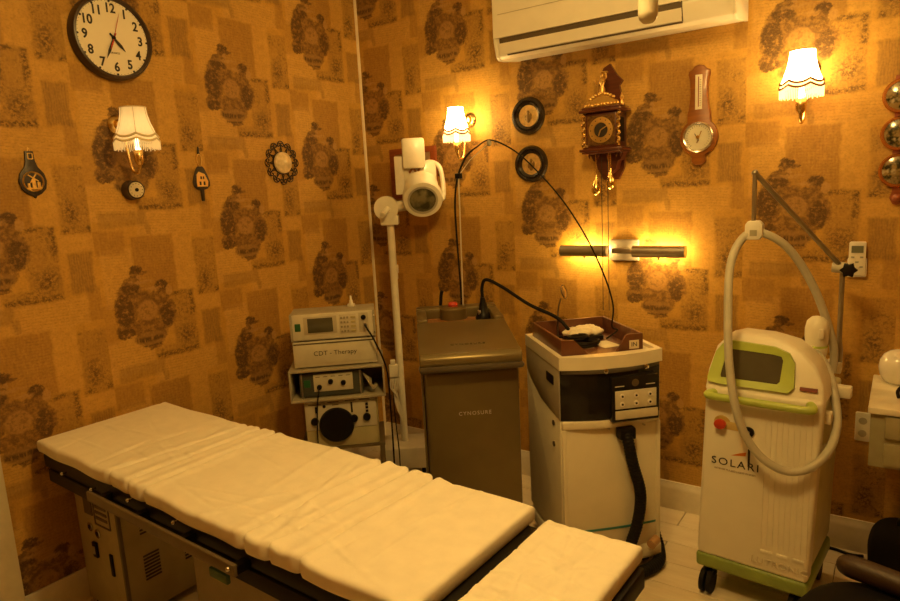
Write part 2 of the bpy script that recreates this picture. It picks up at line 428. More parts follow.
def shade_mat(name, e, col=(.92, .78, .52)):
    if name in MATS: return MATS[name]
    n = NT(name); nt = n.t
    tr = nt.nodes.new('ShaderNodeBsdfTranslucent'); df = nt.nodes.new('ShaderNodeBsdfDiffuse'); mx = nt.nodes.new('ShaderNodeMixShader'); ad = nt.nodes.new('ShaderNodeAddShader')
    em = nt.nodes.new('ShaderNodeEmission'); em.inputs[0].default_value = (1, .70, .26, 1); em.inputs[1].default_value = e
    weave = n.noise(n.vm('MULTIPLY', n.coord(), (1, 1, .2)), 160, 2)
    cc = n.mix(weave, tuple(x*.85 for x in col), col)
    nt.links.new(cc, tr.inputs[0]); nt.links.new(cc, df.inputs[0])
    mx.inputs[0].default_value = .6
    nt.links.new(df.outputs[0], mx.inputs[1]); nt.links.new(tr.outputs[0], mx.inputs[2])
    nt.links.new(mx.outputs[0], ad.inputs[0]); nt.links.new(em.outputs[0], ad.inputs[1]); nt.links.new(ad.outputs[0], n.out.inputs[0])
    MATS[name] = n.m; return n.m
def sconce(label, loc, rotz, out, power, shade, trim, h=.17, rt=.045, rb=.085, fr=None, yoff=0.0):
    """origin on the wall at mid height of the shade; local -y points into the room"""
    t = thing('wall_sconce', label, 'wall lamp', loc, rotz, 'wall sconces with fringed shades')
    G().lathe([(.034, 0), (.036, .006), (.030, .012), (.020, .016), (.014, .03), (.001, .034)], (yoff, 0, .02), (0, -1, 0), 24).obj('wall_plate', brass, t)
    zb = -h/2
    G().tube([(yoff, -.02, .02), (yoff*.8, -.045, -.02), (yoff*.4, -out*.55, zb-.075), (0, -out*.85, zb-.10), (0, -out, zb-.075), (0, -out, zb-.02)], .006, 10, 6).obj('arm', brass, t)
    G().lathe([(.010, zb-.07), (.017, zb-.055), (.018, zb-.02), (.014, zb-.015)], (0, -out, 0), n=20).obj('bulb_holder', brass, t)
    G().lathe([(.009, zb-.02), (.010, zb+.03), (.016, zb+.05), (.016, zb+.07), (.006, zb+.10), (.0005, zb+.105)], (0, -out, 0), n=16).obj('bulb', emit('bulb_glow_'+trim, (1, .72, .35), 14 if power > 6 else 6), t)
    # bell shaped panelled shade, scalloped lower edge
    N = 48; rings = []
    prof = [(0, rt), (.18, rt*1.05), (.38, rt*1.19), (.55, rt*1.38), (.66, rt*1.55), (.70, rt*1.62)]
    def rad(a, base, k): return base*(1+.035*abs(sin(3*a))*k)
    for f_, r_ in prof:
        rings.append([Vector((rad(2*pi*k/N, r_, f_)*cos(2*pi*k/N), rad(2*pi*k/N, r_, f_)*sin(2*pi*k/N)-out, h/2-f_*h - (.012*abs(sin(3*2*pi*k/N)) if f_ > .65 else 0))) for k in range(N)])
    sh = G().ring_skin(rings, cap0=False, cap1=False).obj('lamp_shade', shade, t)
    e = rings[-1]; cen = Vector((0, -out, 0))
    def grow(p, s, dz): q = p-cen; return Vector((q.x*s, q.y*s, q.z))+cen+Vector((0, 0, dz))
    tm = mat('trim_'+trim, (.30, .12, .035) if trim == 'brown' else (.74, .60, .34), .8)
    G().tube([grow(p, 1.02, 0) for p in e], .0042, 6, closed=True).obj('shade_trim', tm, sh)
    G().tube([grow(p, 1.0, 0) for p in rings[0]], .0022, 6, closed=True).obj('shade_trim', tm, sh)
    low = [grow(p, 1.05, -.016) for p in e]
    G().ring_skin([[grow(p, 1.01, 0) for p in e], low], cap0=False, cap1=False).obj('shade_valance', shade if trim != 'brown' else shf, sh)
    G().tube(low, .0042, 6, closed=True).obj('shade_trim', tm, sh)
    g = G()
    for k in range(0, 72):
        a = 2*pi*k/72; i = int(k/72*N) % N; p = low[i]; r_ = math.hypot(p.x, p.y+out)
        top = Vector((r_*cos(a), r_*sin(a)-out, p.z)); g.cyl(top, (top.x*1.0, top.y, zb-.012+.004*sin(k*2.3)), .0026, .0018, 5)
    g.obj('fringe', shade if trim != 'brown' else shf, sh)
    for k in range(6):
        a = pi*k/3
        G().tube([Vector((r_*1.01*cos(a), r_*1.01*sin(a)-out, h/2-f_*h)) for f_, r_ in prof], .0012, 5).obj('shade_rib', tm, sh)
    lamp('bulb_light', (0, -out, zb+.06), power, .016, parent=t)
    return t
shf = shade_mat('shade_fringe_bright', 2.2, (.8, .5, .2)); shb = shade_mat('shade_bright', 26.0); shd = shade_mat('shade_dim', .25, (.86, .74, .50))
p = atY(802, 72, -.13); sconce('glowing fringed sconce between barometer and gilt framed miniatures', (p.x, 0, p.z), 0, .13, 26, shb, 'brown', .148, .041, .08, yoff=.01)
p = atY(456, 123, -.13); sconce('glowing fringed sconce on the wall above the white examination lamp', (p.x, 0, p.z), 0, .13, 24, shb, 'brown', .150, .038, .08)
p = atX(135, 127, .13); sconce('cream fringed sconce lit dimly below the round wall clock', (0, p.y, p.z), LW, .13, 2.2, shd, 'cream', .142, .046, .08)

# ------------------------------------------------------------------ left wall ornaments
t = thing('wall_clock', 'round white wall clock with dark rim and bold numerals', 'clock', (0, atX(113.5, 38, .036).y, atX(113.5, 38, .036).z), LW)
R = .154
G().lathe([(R-.012, 0), (R, .004), (R, .036), (R-.004, .046), (R-.012, .048), (R-.016, .040), (R-.018, .034)], axis=(0, -1, 0), n=64, caps=False).obj('rim', mat('clock_rim', (.045, .025, .016), .35), t)
face = G().cyl((0, 0, 0), (0, -.034, 0), R-.015, n=64).obj('dial', mat('clock_dial', (.80, .74, .60), .45, var=.03), t)
for k in range(1, 13):
    a = radians(90-30*k); rr = .107
    text('numeral', str(k), .047, ink, face, (rr*cos(a), -.0352, rr*sin(a)), sx=.9, depth=.0008, bold=.0011)
    G().cyl(((R-.021)*cos(a), -.0335, (R-.021)*sin(a)), ((R-.021)*cos(a), -.0355, (R-.021)*sin(a)), .0042, n=12).obj('hour_dot', ink, face)
for k in range(60):
    if k % 5:
        a = 2*pi*k/60; G().cyl(((R-.021)*cos(a), -.0335, (R-.021)*sin(a)), ((R-.021)*cos(a), -.0350, (R-.021)*sin(a)), .0012, n=6).obj('minute_dot', ink, face)
text('maker_text', 'QUARTZ', .009, mat('grey_ink', (.2, .16, .1), .6), face, (0, -.0352, -.055))
def hand(name, deg, L, wd, y, m, tail=.02):
    a = radians(deg); d = Vector((sin(a), 0, cos(a))); q = Vector((cos(a), 0, -sin(a)))
    pts = [(-d*tail-q*wd*.6), (d*L*.6-q*wd), (d*L), (d*L*.6+q*wd), (-d*tail+q*wd*.6)]
    G().prism([(p.x, p.z) for p in pts], y, y-.0012).obj(name, m, t)
hand('hour_hand', 138, .062, .006, -.037, ink); hand('minute_hand', 205, .088, .005, -.0392, ink); hand('second_hand', 18, .10, .001, -.0415, red, .03)
hand('alarm_hand', 203, .05, .0022, -.0405, red)
G().cyl((0, -.034, 0), (0, -.0435, 0), .006, n=16).obj('hub', black, t)

# small round gauge under the sconce
p = onleft(134, 190, .03); t = thing('wall_gauge', 'small round black gauge with pale dial below the cream sconce', 'gauge', p, LW)
G().lathe([(.036, 0), (.039, .006), (.036, .014), (.034, .04), (.036, .046), (.032, .05), (.030, .046)], axis=(0, -1, 0), n=32).obj('case', mat('gauge_case', (.05, .03, .018), .35), t)
dl = G().cyl((0, -.044, 0), (0, -.049, 0), .030, n=32).obj('dial', mat('gauge_dial', (.60, .54, .38), .5), t)
for k in range(12):
    a = 2*pi*k/12; G().box((.024*cos(a), -.0495, .024*sin(a)), (.003, .001, .003)).obj('tick', ink, dl)
G().cyl((0, -.049, 0), (0, -.053, 0), .007, n=16).obj('pointer_hub', black, t)

def strap_outline(pts): return [(x, z) for x, z in pts]+[(-x, z) for x, z in pts[::-1] if abs(x) > 1e-4]
# round key-fob style brass on leather
p = onleft(32, 180); t = thing('horse_brass', 'pear shaped black leather strap with round brass windmill emblem', 'wall ornament', p, LW, 'leather and brass wall ornaments')
G().prism(strap_outline([(.014, .10), (.016, .065), (.022, .045), (.040, .022), (.046, -.005), (.040, -.032), (.022, -.050), (.006, -.056), (.003, -.064)]), -.002, -.010, bevel=.002).obj('leather_strap', leather, t)
e = G().lathe([(.030, 0), (.033, .003), (.036, 0)], (0, -.010, -.006), (0, -1, 0), 32, caps=False).obj('brass_ring', gilt, t)
g = G(); g.box((0, -.0115, -.012), (.012, .003, .030)); g.box((0, -.0115, -.030), (.05, .003, .006)); g.box((.016, -.0115, -.018), (.010, .003, .020)); g.box((-.017, -.0115, -.020), (.008, .003, .016))
for a in (35, 125):
    g.box((0, -.0125, .006), (.040, .002, .004), rot=Matrix.Rotation(radians(a), 3, 'Y'))
g.obj('windmill_emblem', gilt, t)
G().frame(rrect(.018, .022, .004, cy=.082), rrect(.012, .016, .002, cy=.082), -.010, -.014).obj('buckle', gilt, t)
G().tube([(-.004, -.006, .098), (0, -.006, .112), (.004, -.006, .098)], .0015, 6, 6).obj('hanging_loop', gilt, t)
p = onleft(200, 177); t = thing('horse_brass', 'small black leather strap with brass house emblem and tail', 'wall ornament', p, LW, 'leather and brass wall ornaments')
G().prism(strap_outline([(.012, .045), (.020, .035), (.034, .005), (.042, -.022), (.040, -.040), (.026, -.052), (.008, -.056), (.007, -.105)]), -.002, -.010, bevel=.002).obj('leather_strap', leather, t)
e = G().prism([(-.026, -.042), (.026, -.042), (.030, -.02), (.016, .012), (-.012, .022), (-.024, .010), (-.026, -.02)], -.010, -.013).obj('house_emblem', gilt, t)
for (x, z, w_, h_) in ((-.010, -.028, .008, .016), (.010, -.028, .008, .016), (-.004, -.004, .007, .012), (.008, -.004, .005, .012)): G().box((x, -.0135, z), (w_, .002, h_)).obj('emblem_window', leather, e)
G().tube([(.012*cos(a*pi/6), -.007, .072+.026*sin(a*pi/6)) for a in range(12)], .0026, 6, closed=True).obj('brass_loop', gilt, t)
G().tube([(-.003, -.006, .095), (.002, -.006, .128), (.004, -.006, .096)], .003, 6, 5).obj('hanging_cord', leather, t)

# filigree sunburst
p = onleft(281, 163); t = thing('filigree_plaque', 'black iron scroll flower plaque with pearly round centre', 'wall ornament', p, LW)
def spiral(c, a0, s, r0, n_=14, turns=1.1):
    return [Vector((c[0]+r0*(1-.78*k/n_)*cos(a0+s*2*pi*turns*k/n_), -.008, c[1]+r0*(1-.78*k/n_)*sin(a0+s*2*pi*turns*k/n_))) for k in range(n_+1)]
for k in range(12):
    a = 2*pi*k/12; c0 = (.085*cos(a), .085*sin(a)); g = G()
    for s in (1, -1):
        cc = (c0[0]-s*.0115*sin(a), c0[1]+s*.0115*cos(a))
        pts = [Vector((.038*cos(a), -.008, .038*sin(a))), Vector((.062*cos(a+s*.08), -.008, .062*sin(a+s*.08)))]
        pts += spiral(cc, a-s*pi*.65, s*1, .0135)
        g.tube(pts, .0028, 6)
    g.tube([(c0[0]+.020*cos(a+d), -.008, c0[1]+.020*sin(a+d)) for d in [x*.2-1.4 for x in range(15)]], .0022, 6)
    g.obj('iron_scroll', iron, t)
G().lathe([(.055, 0), (.055, .012), (.045, .014)], axis=(0, -1, 0), n=32).obj('back_disc', iron, t)
G().lathe([(.053, .012), (.051, .021), (.037, .030), (.015, .035), (.0005, .036)], axis=(0, -1, 0), n=32).obj('pearl_boss', mat('pearl', (.78, .62, .36), .25, var=.25, scale=40, coat=.5), t)

# ------------------------------------------------------------------ back wall ornaments
def plate(label, px, py):
    t = thing('framed_plate', label, 'wall plate', onback(px, py), 0, 'black framed round plates')
    G().lathe([(.086, 0), (.088, .008), (.082, .020), (.072, .022), (.066, .014), (.062, .018), (.054, .012), (.050, .008)], axis=(0, -1, 0), n=40, caps=False).obj('frame', mat('black_lacquer', (.02, .014, .01), .22, coat=.6), t)
    d = G().lathe([(.0555, 0), (.0555, .008), (.04, .007), (.0005, .007)], axis=(0, -1, 0), n=32).obj('brass_disc', mat('aged_brass', (.66, .44, .15), .42, .45, var=.3, scale=60), t)
    g = G(); g.sph((0, -.009, .016), (.008, .003, .009), 10, 6); g.sph((0, -.009, -.010), (.013, .004, .022), 10, 8); g.sph((.014, -.009, -.002), (.005, .003, .014), 8, 6); g.sph((-.014, -.009, -.008), (.005, .003, .012), 8, 6)
    g.obj('embossed_figure', mat('aged_brass_dark', (.22, .13, .04), .45, .6), d)
plate('round brass plate in black lacquered frame just under the air conditioner', 529, 116)
plate('round brass plate in black lacquered frame behind the arched black cable', 532, 164)

# ornate clock with weights
p = atY(605, 128, 0); p = atY(600.5, 130, -.135); t = thing('weight_clock', 'ornate mahogany wall clock with gilt crest and hanging brass weights', 'clock', (p.x, 0, p.z))
G().prism([(-.03, .27), (-.055, .21), (-.04, .19), (-.06, .10), (-.06, -.16), (-.035, -.21), (.035, -.21), (.06, -.16), (.06, .10), (.04, .19), (.055, .21), (.03, .235), (0, .285)], 0, -.018).obj('backboard', maho, t)
D0, D1 = -.018, -.135
bx = G().b2((-.072, D1+.01, -.075), (.072, D0, .075), .003).obj('case', maho, t)
G().b2((-.095, D1-.012, .075), (.095, D0, .088), .004).b2((-.085, D1-.004, .088), (.085, D0, .098), .004).obj('cornice', maho, t)
G().b2((-.095, D1-.012, -.088), (.095, D0, -.075), .004).b2((-.085, D1-.006, -.097), (.085, D0, -.088), .003).obj('plinth', maho, t)
for sx in (-1, 1):
    g = G(); g.tube([(sx*.078+.004*cos(k*1.1), D1+.002+.004*sin(k*1.1), -.073+.146*k/30) for k in range(31)], .0065, 8); g.obj('twisted_column', brass, t)
G().b2((.0725, D1+.035, -.05), (.0735, D1+.085, .05)).obj('side_window', black, t)
G().b2((-.062, D1+.006, -.062), (.062, D1+.012, .062)).obj('dial_plate', mat('dial_plate', (.20, .10, .03), .4, .5, var=.7, scale=90), t)
dl = G().lathe([(.052, 0), (.054, .005), (.032, .006), (.030, .003)], (0, D1+.006, 0), (0, -1, 0), 40, caps=False).obj('dial_ring', gilt, t)
cen = G().cyl((0, D1+.007, 0), (0, D1+.003, 0), .030, n=24).obj('dial_centre', mat('dial_dark', (.03, .02, .012), .5), t)
for k in range(12):
    a = radians(30*k); G().box((.040*sin(a), D1+.002, .040*cos(a)), (.0045, .003, .013), rot=Matrix.Rotation(a, 3, 'Y')).obj('numeral', ink, dl)
for a, L in ((200, .026), (62, .036)):
    a = radians(a); G().box((.5*L*sin(a), D1-.001, .5*L*cos(a)), (.004, .002, L), rot=Matrix.Rotation(a, 3, 'Y')).obj('hand', gilt, t)
# gilt crest
g = G(); g.prism([(-.075, .098), (.075, .098), (.068, .118), (.040, .130), (.022, .155), (-.012, .158), (-.040, .138), (-.068, .122)], D1+.03, D1+.018)
for k in range(11): g.sph((-.072+.0144*k, D1+.012, .106), (.006, .006, .008), 8, 6)
for k in range(9):
    x = -.052+.013*k; g.sph((x, D1+.018, .128+.022*cos(x*26)), .008, 8, 6)
g.obj('crest', gilt, t)
g = G(); g.sph((.004, D1+.02, .222), .0105, 10, 8); g.lathe([(.011, .150), (.013, .165), (.007, .182), (.014, .200), (.008, .214)], (0.002, D1+.02, 0), n=12); g.tube([(.0, D1+.02, .203), (-.020, D1+.018, .190), (-.030, D1+.018, .210)], .0045, 6, 4); g.tube([(.004, D1+.02, .203), (.020, D1+.018, .215), (.016, D1+.018, .238)], .0045, 6, 4); g.sph((.012, D1+.02, .236), (.018, .010, .006), 8, 6)
g.obj('crest_figure', gilt, t)
G().lathe([(.008, .098), (.010, .105), (.005, .118), (.009, .128), (.0005, .15)], (.084, D1+.03, 0), n=12).obj('finial', gilt, t)
# bracket below
G().prism([(-.075, -.097), (.075, -.097), (.062, -.125), (.05, -.13), (.04, -.165), (.012, -.185), (0, -.20), (-.012, -.185), (-.04, -.165), (-.05, -.13), (-.062, -.125)], D0, D0-.05).obj('bracket', maho, t)
for x in (-.06, -.02, .02, .06, .08): G().lathe([(.004, -.097), (.006, -.103), (.003, -.112), (.0005, -.118)], (x, D1+.02, 0), n=10).obj('drop_finial', maho, t)
G().cyl((.012, D1+.06, -.097), (.012, D1+.06, -.23), .004, n=8).obj('pendulum_rod', brass, t)
def weight(x, zc):
    w_ = G().lathe([(.0005, -.045), (.010, -.042), (.020, -.028), (.021, -.014), (.015, .004), (.009, .018), (.005, .034), (.002, .045)], (x, D1+.055, zc), n=20).obj('weight', mat('polished_brass', (.85, .60, .20), .18, 1.0), t)
    G().tube([(x, D1+.055, zc+.045), (x, D1+.055, -.09)], .002, 6).obj('weight_chain', brass, w_)
weight(-.045, -.232); weight(.022, -.208)
for x in (-.012, .016):
    G().tube([(x, D1+.035, -.10), (x, D1+.035, -.79)], .0016, 6).obj('chain', iron, t)

# banjo barometer
p = atY(700, 116, 0); t = thing('barometer', 'oak banjo shaped wall barometer with silver dial', 'barometer', (p.x, 0, p.z))
zc = -.085
def half(pts): return [(x, z) for x, z in pts]+[(-x, z) for x, z in pts[::-1] if x > 1e-4]
out_ = [(0, .20), (.018, .195), (.028, .182), (.040, .178), (.043, .165), (.036, .14), (.034, .08), (.040, .03), (.046, .008)]
out_ += [(.075*cos(radians(a)), zc+.075*sin(radians(a))) for a in range(52, -76, -8)]
out_ += [(.026, zc-.082), (.030, zc-.095), (.018, zc-.108), (0, zc-.112)]
G().prism(half(out_), 0, -.022, bevel=.004).obj('case', oak, t)
G().lathe([(.058, 0), (.061, .010), (.056, .016), (.052, .012)], (0, -.022, zc), (0, -1, 0), 40, caps=False).obj('bezel', mat('silver_bezel', (.80, .76, .66), .22, .9), t)
d = G().cyl((0, -.022, zc), (0, -.028, zc), .054, n=40).obj('dial', mat('silver_dial', (.74, .70, .56), .4, .1), t)
for k in range(24):
    a = radians(-140+k*280/23); G().box((.044*sin(a), -.0285, zc+.044*cos(a)), (.0015, .001, .007 if k % 3 == 0 else .004), rot=Matrix.Rotation(a, 3, 'Y')).obj('tick', ink, d)
G().box((.005, -.031, zc), (.0035, .0015, .050), rot=Matrix.Rotation(radians(20), 3, 'Y')).obj('pointer', brass, d)
G().box((-.004, -.033, zc), (.0025, .0015, .034), rot=Matrix.Rotation(radians(-30), 3, 'Y')).obj('pointer', ink, d)
G().cyl((0, -.028, zc), (0, -.036, zc), .007, n=12).obj('pointer_hub', brass, d)
th = G().b2((-.013, -.027, .025), (.013, -.022, .160)).obj('thermometer', mat('thermometer_plate', (.80, .74, .58), .4), t)
G().cyl((0, -.028, .035), (0, -.028, .152), .0018, n=8).obj('thermometer_tube', mat('dark_red', (.25, .03, .01), .3), th)
for k in range(12): G().box((.007, -.0275, .04+.009*k), (.006, .001, .0014)).obj('tick', ink, th)

# twin tube picture light
p = atY(621, 251, -.05); t = thing('picture_light', 'twin steel tube wall light glowing above and below', 'wall light', (p.x, 0, p.z))
G().b2((-.068, -.018, -.048), (.068, 0, .048), .006).obj('wall_box', mat('light_box', (.55, .50, .42), .35, .4), t)
G().b2((-.045, -.05, -.012), (.045, -.018, .012), .003).obj('bracket', steel, t)
for sx in (-1, 1):
    g = G(); N = 18; x0, x1 = sx*.062, sx*.282; rr, yc = .026, -.062
    prof = [(yc-rr*cos(radians(a)), rr*sin(radians(a))) for a in [-105+210*k/N for k in range(N+1)]]
    prof += [(yc-(rr-.003)*cos(radians(a)), (rr-.003)*sin(radians(a))) for a in [105-210*k/N for k in range(N+1)]]
    g.prism(prof, x0, x1, 'yz'); tu = g.obj('tube_shield', steel, t)
    G().cyl((x0-.004*sx, yc, 0), (x0+.004*sx, yc, 0), rr).cyl((x1-.006*sx, yc, 0), (x1+.002*sx, yc, 0), rr).obj('end_cap', steel, tu)
    G().cyl((x0+.02*sx, yc+.012, 0), (x1-.02*sx, yc+.012, 0), .007, n=10).obj('tube_bulb', emit('tube_bulb', (1, .70, .33), 12), tu)
    G().lathe([(.004, -rr), (.005, -rr-.006), (.002, -rr-.010)], (sx*.17, yc, 0), n=10).obj('screw_knob', steel, tu)
    for q in (.11, .17, .23): lamp('tube_light', (sx*q, yc+.034, 0), 1.7, .012, parent=t)
for k in range(6): G().cyl((-.03+.012*k, -.018, .02-.014*(k % 2)), (-.03+.012*k, -.020, .02-.014*(k % 2)), .003, n=8).obj('screw', steel, t)

# framed picture behind the lamp head
a = atY(391.5, 150)
x0, x1, z1 = a.x, .50, a.z; z0 = 1.47
t = thing('framed_picture', 'reddish wood framed picture hung behind the white examination lamp', 'picture', ((x0+x1)/2, 0, (z0+z1)/2))
W_, H_ = x1-x0, z1-z0; rw = wood('red_wood', (.20, .045, .014), (.30, .075, .022))
G().frame([(-W_/2, -H_/2), (W_/2, -H_/2), (W_/2, H_/2), (-W_/2, H_/2)], [(-W_/2+.03, -H_/2+.03), (W_/2-.03, -H_/2+.03), (W_/2-.03, H_/2-.03), (-W_/2+.03, H_/2-.03)], 0, -.02).obj('frame', rw, t, smooth=False)
G().b2((-W_/2+.025, -.008, -H_/2+.025), (W_/2-.025, 0, H_/2-.025)).obj('picture', mat('picture_paper', (.55, .42, .24), .6, var=.4, scale=14), t)

# three miniatures on a red strip
p = atY(893, 134, 0); t = thing('miniature_strip', 'three gilt rimmed oval miniatures on a red wooden strip', 'wall ornament', (p.x+.022, 0, p.z))
G().prism([(-.022, .20), (.022, .20), (.028, .16), (.02, .06), (.02, -.06), (.03, -.16), (.014, -.19), (.016, -.205), (.022, -.225), (.012, -.245), (0, -.25), (-.012, -.245), (-.022, -.225), (-.016, -.205), (-.014, -.19), (-.03, -.16), (-.02, -.06), (-.02, .06), (-.028, .16)], 0, -.014).obj('backing_strip', rw, t)
n = NT('landscape_print'); co = n.coord(); oi = n.t.nodes.new('ShaderNodeObjectInfo'); cv = n.vm('ADD', co, n.comb(n.math('MULTIPLY', oi.outputs['Random'], 9.0), 0.0, 0.0))
c = n.mix(n.ramp(n.noise(cv, 45, 4), .42, .58), (.02, .02, .008), (.24, .16, .06)); c = n.mix(n.ramp(n.noise(cv, 28, 2), .58, .66), c, (.36, .29, .16))
n.put(n.p.inputs['Base Color'], c); n.p.inputs['Roughness'].default_value = .15; n.p.inputs['Coat Weight'].default_value = .6; land = n.m
for dz in (.128, 0, -.128):
    r = G().lathe([(.056, 0), (.060, .008), (.056, .015), (.049, .015), (.046, .012)], (0, -.014, dz), (0, -1, 0), 36, caps=False).obj('gilt_rim', mat('copper_rim', (.62, .27, .08), .22, .9), t)
    G().lathe([(.050, .006), (.048, .014), (.030, .019), (.0005, .021)], (0, -.014, dz), (0, -1, 0), 32).obj('porcelain_picture', land, r)
G().lathe([(.012, 0), (.014, .008), (.008, .014), (.0005, .015)], (0, -.014, -.225), (0, -1, 0), 16).obj('boss', rw, t)
# AC remote in holder
p = atY(857.5, 258, 0); t = thing('remote_control', 'white remote control in its wall holder beside the hose arm', 'remote', (p.x, 0, p.z))
G().prism(rrect(.054, .125, .006), -.006, -.026, bevel=.002).obj('remote_body', white_paint, t)
G().prism(rrect(.062, .07, .005, cy=-.034), 0, -.018).obj('wall_holder', cream, t)
G().b2((-.019, -.028, .022), (.019, -.0258, .048)).obj('display', mat('lcd_grey', (.16, .17, .12), .25), t)
for (x, z) in ((-.014, .006), (.014, .006), (0, -.012), (-.014, -.03), (.014, -.03)): G().box((x, -.027, z), (.011, .003, .006), .001).obj('button', mat('button_grey', (.30, .30, .25), .5), t)
p = atY(861.5, 426, 0)
t = thing('wall_socket', 'tall cream socket plate on the wall beside the drawer cabinet', 'socket', (p.x+.004, 0, p.z))
G().prism(rrect(.05, .115, .006), 0, -.012, bevel=.002).obj('face_plate', cream, t)
for z in (.025, -.025): G().cyl((0, -.011, z), (0, -.014, z), .014, n=20).obj('socket_hole', mat('socket_grey', (.4, .36, .28), .5), t)

# air conditioner
x0, x1 = 1.005, 2.012
t = thing('air_conditioner', 'cream split air conditioner mounted high on the papered wall', 'air conditioner', (0, 0, 0))
acm = mat('ac_plastic', (.80, .75, .62), .32, var=.04)
prof = [(0, 2.085), (-.14, 2.066), (-.185, 2.064), (-.205, 2.077), (-.222, 2.14), (-.225, 2.20), (-.222, 2.33), (-.19, 2.37), (0, 2.375)]
G().prism(prof, x0+.012, x1-.012, 'yz', bevel=.004).obj('housing', acm, t, ang=30)
for xa, xb in ((x0, x0+.014), (x1-.014, x1)): G().prism([(y*1.0-(.003 if y < -.1 else 0), z-.002 if z < 2.2 else z+.002) for y, z in prof], xa, xb, 'yz', bevel=.003).obj('end_panel', acm, t, ang=30)
def strip(name, z0_, z1_, xa, xb, m, off=.003):
    def yy(z):
        for (ya, za), (yb, zb) in zip(prof[3:], prof[4:]):
            if za <= z <= zb: return ya+(yb-ya)*(z-za)/(zb-za)
        return -.205
    return G().ring_skin([[(xa, yy(z)-off, z), (xb, yy(z)-off, z), (xb, yy(z)+.004, z), (xa, yy(z)+.004, z)] for z in (z0_, z1_)]).obj(name, m, t)
gap = mat('ac_gap', (.10, .07, .035), .6)
strip('air_outlet', 2.128, 2.148, x0+.03, x1-.19, gap, .004)
strip('outlet_line', 2.0765, 2.0815, x0+.06, x1-.19, gap, .004)
strip('louver', 2.083, 2.127, x0+.03, x1-.19, acm, .009)
strip('panel_joint', 2.082, 2.15, x1-.191, x1-.188, gap, .0095)
strip('front_panel', 2.15, 2.33, x0+.004, x1-.004, acm, .010)
strip('panel_seam', 2.246, 2.248, x0+.03, x1-.19, mat('ac_shadow', (.5, .44, .32), .5), .0112)

# ------------------------------------------------------------------ bed
BX0, BX1, BY0, BY1, BZ = .055, 1.805, -1.950, -1.460, .70
t = thing('treatment_bed', 'padded treatment bed covered with wrinkled white sheets on dark frame', 'bed', (1.08, -1.70, 0), -.037)
def wl(o): o.location -= Vector((1.08, -1.70, 0)); return o       # parts built in room coordinates
def pad(x0, x1, y0, y1, z, th, folds, seed, nx=330, ny=90, sink=0.0):
    rnd = random.Random(seed); g = G()
    wr = [(rnd.uniform(x0, x1), rnd.uniform(y0, y1), rnd.uniform(-.5, .5), rnd.uniform(.10, .28), rnd.uniform(.008, .016), rnd.uniform(-1, 1)*.0045) for _ in range(16)]
    wr += [(rnd.uniform(x0, x1), rnd.uniform(y0, y1), rnd.choice((rnd.uniform(-.4, .4), rnd.uniform(1.2, 1.9))), rnd.uniform(.05, .20), rnd.uniform(.004, .007), rnd.choice((-1, 1))*rnd.uniform(.0014, .0034)) for _ in range(46)]
    def top(x, y):
        h = 0
        for fx, d, wd, tilt in folds:
            q = x-fx-tilt*(y-(y0+y1)/2); h -= d*math.exp(-(q/(wd*.55))**2); h += d*.38*math.exp(-((abs(q)-wd*1.9)/(wd*1.6))**2)
        for cx, cy, a, L, wd, am in wr:
            u = (x-cx)*cos(a)+(y-cy)*sin(a); v = -(x-cx)*sin(a)+(y-cy)*cos(a)
            h += am*math.exp(-(u/wd)**2-(v/L)**2)
        e = min(x-x0, x1-x, y-y0, y1-y); r = .012
        if e < r: h -= r-math.sqrt(max(0, r*r-(r-e)**2))
        return z+h
    def ss(i, n_):                     # finer near the borders
        f_ = i/n_; return f_
    xs = [x0, x0+.001, x0+.003, x0+.007]+[x0+.012+(x1-x0-.024)*ss(i, nx) for i in range(nx+1)]+[x1-.007, x1-.003, x1-.001, x1]
    ys = [y0, y0+.001, y0+.003, y0+.007]+[y0+.012+(y1-y0-.024)*ss(i, ny) for i in range(ny+1)]+[y1-.007, y1-.003, y1-.001, y1]
    def wob(x, y):                     # soft uneven outline, pinched in at the folds
        k = 0
        for fx, d, wd, tilt in folds: k += d*math.exp(-((x-fx-tilt*(y-(y0+y1)/2))/wd)**2)
        s = 0; bl = .016*math.exp(-((x-1.2)/.45)**2) if x1 < 2 else 0
        if y < y0+.03: s = k*1.2+.003*sin(x*23)-bl*.5
        if y > y1-.03: s = -k*1.2+.003*sin(x*19)+bl
        return y+s
    V = [[g.b.verts.new((x, wob(x, y), top(x, y))) for y in ys] for x in xs]
    for i in range(len(xs)-1):
        for j in range(len(ys)-1): g.b.faces.new((V[i][j], V[i+1][j], V[i+1][j+1], V[i][j+1]))
    rim = [V[i][0] for i in range(len(xs))]+[V[-1][j] for j in range(1, len(ys))]+[V[i][-1] for i in range(len(xs)-2, -1, -1)]+[V[0][j] for j in range(len(ys)-2, 0, -1)]
    prev = rim
    cx_, cy_ = (x0+x1)/2, (y0+y1)/2
    for dz, sh in ((.4, 0), (.75, .003), (1.0, .012)):
        cur = []
        for v in rim:
            q = v.co.copy(); q.z = min(q.z, z-.02)-(th-.02)*dz; q.x -= math.copysign(sh, q.x-cx_)*(1 if abs(abs(q.x-cx_)-(x1-x0)/2) < .03 else 0); q.y -= math.copysign(sh, q.y-cy_)*(1 if abs(abs(q.y-cy_)-(y1-y0)/2) < .03 else 0)
            cur.append(g.b.verts.new(q))
        for k in range(len(rim)):
            g.b.faces.new((prev[k], prev[(k+1) % len(rim)], cur[(k+1) % len(rim)], cur[k]))
        prev = cur
    g.b.faces.new(prev[::-1])
    return g
FOLDS = [(.605, .010, .010, .10), (.70, .014, .011, .0), (.785, .014, .011, -.02), (1.275, .016, .012, .03), (1.375, .014, .011, .06), (1.475, .014, .011, .03)]
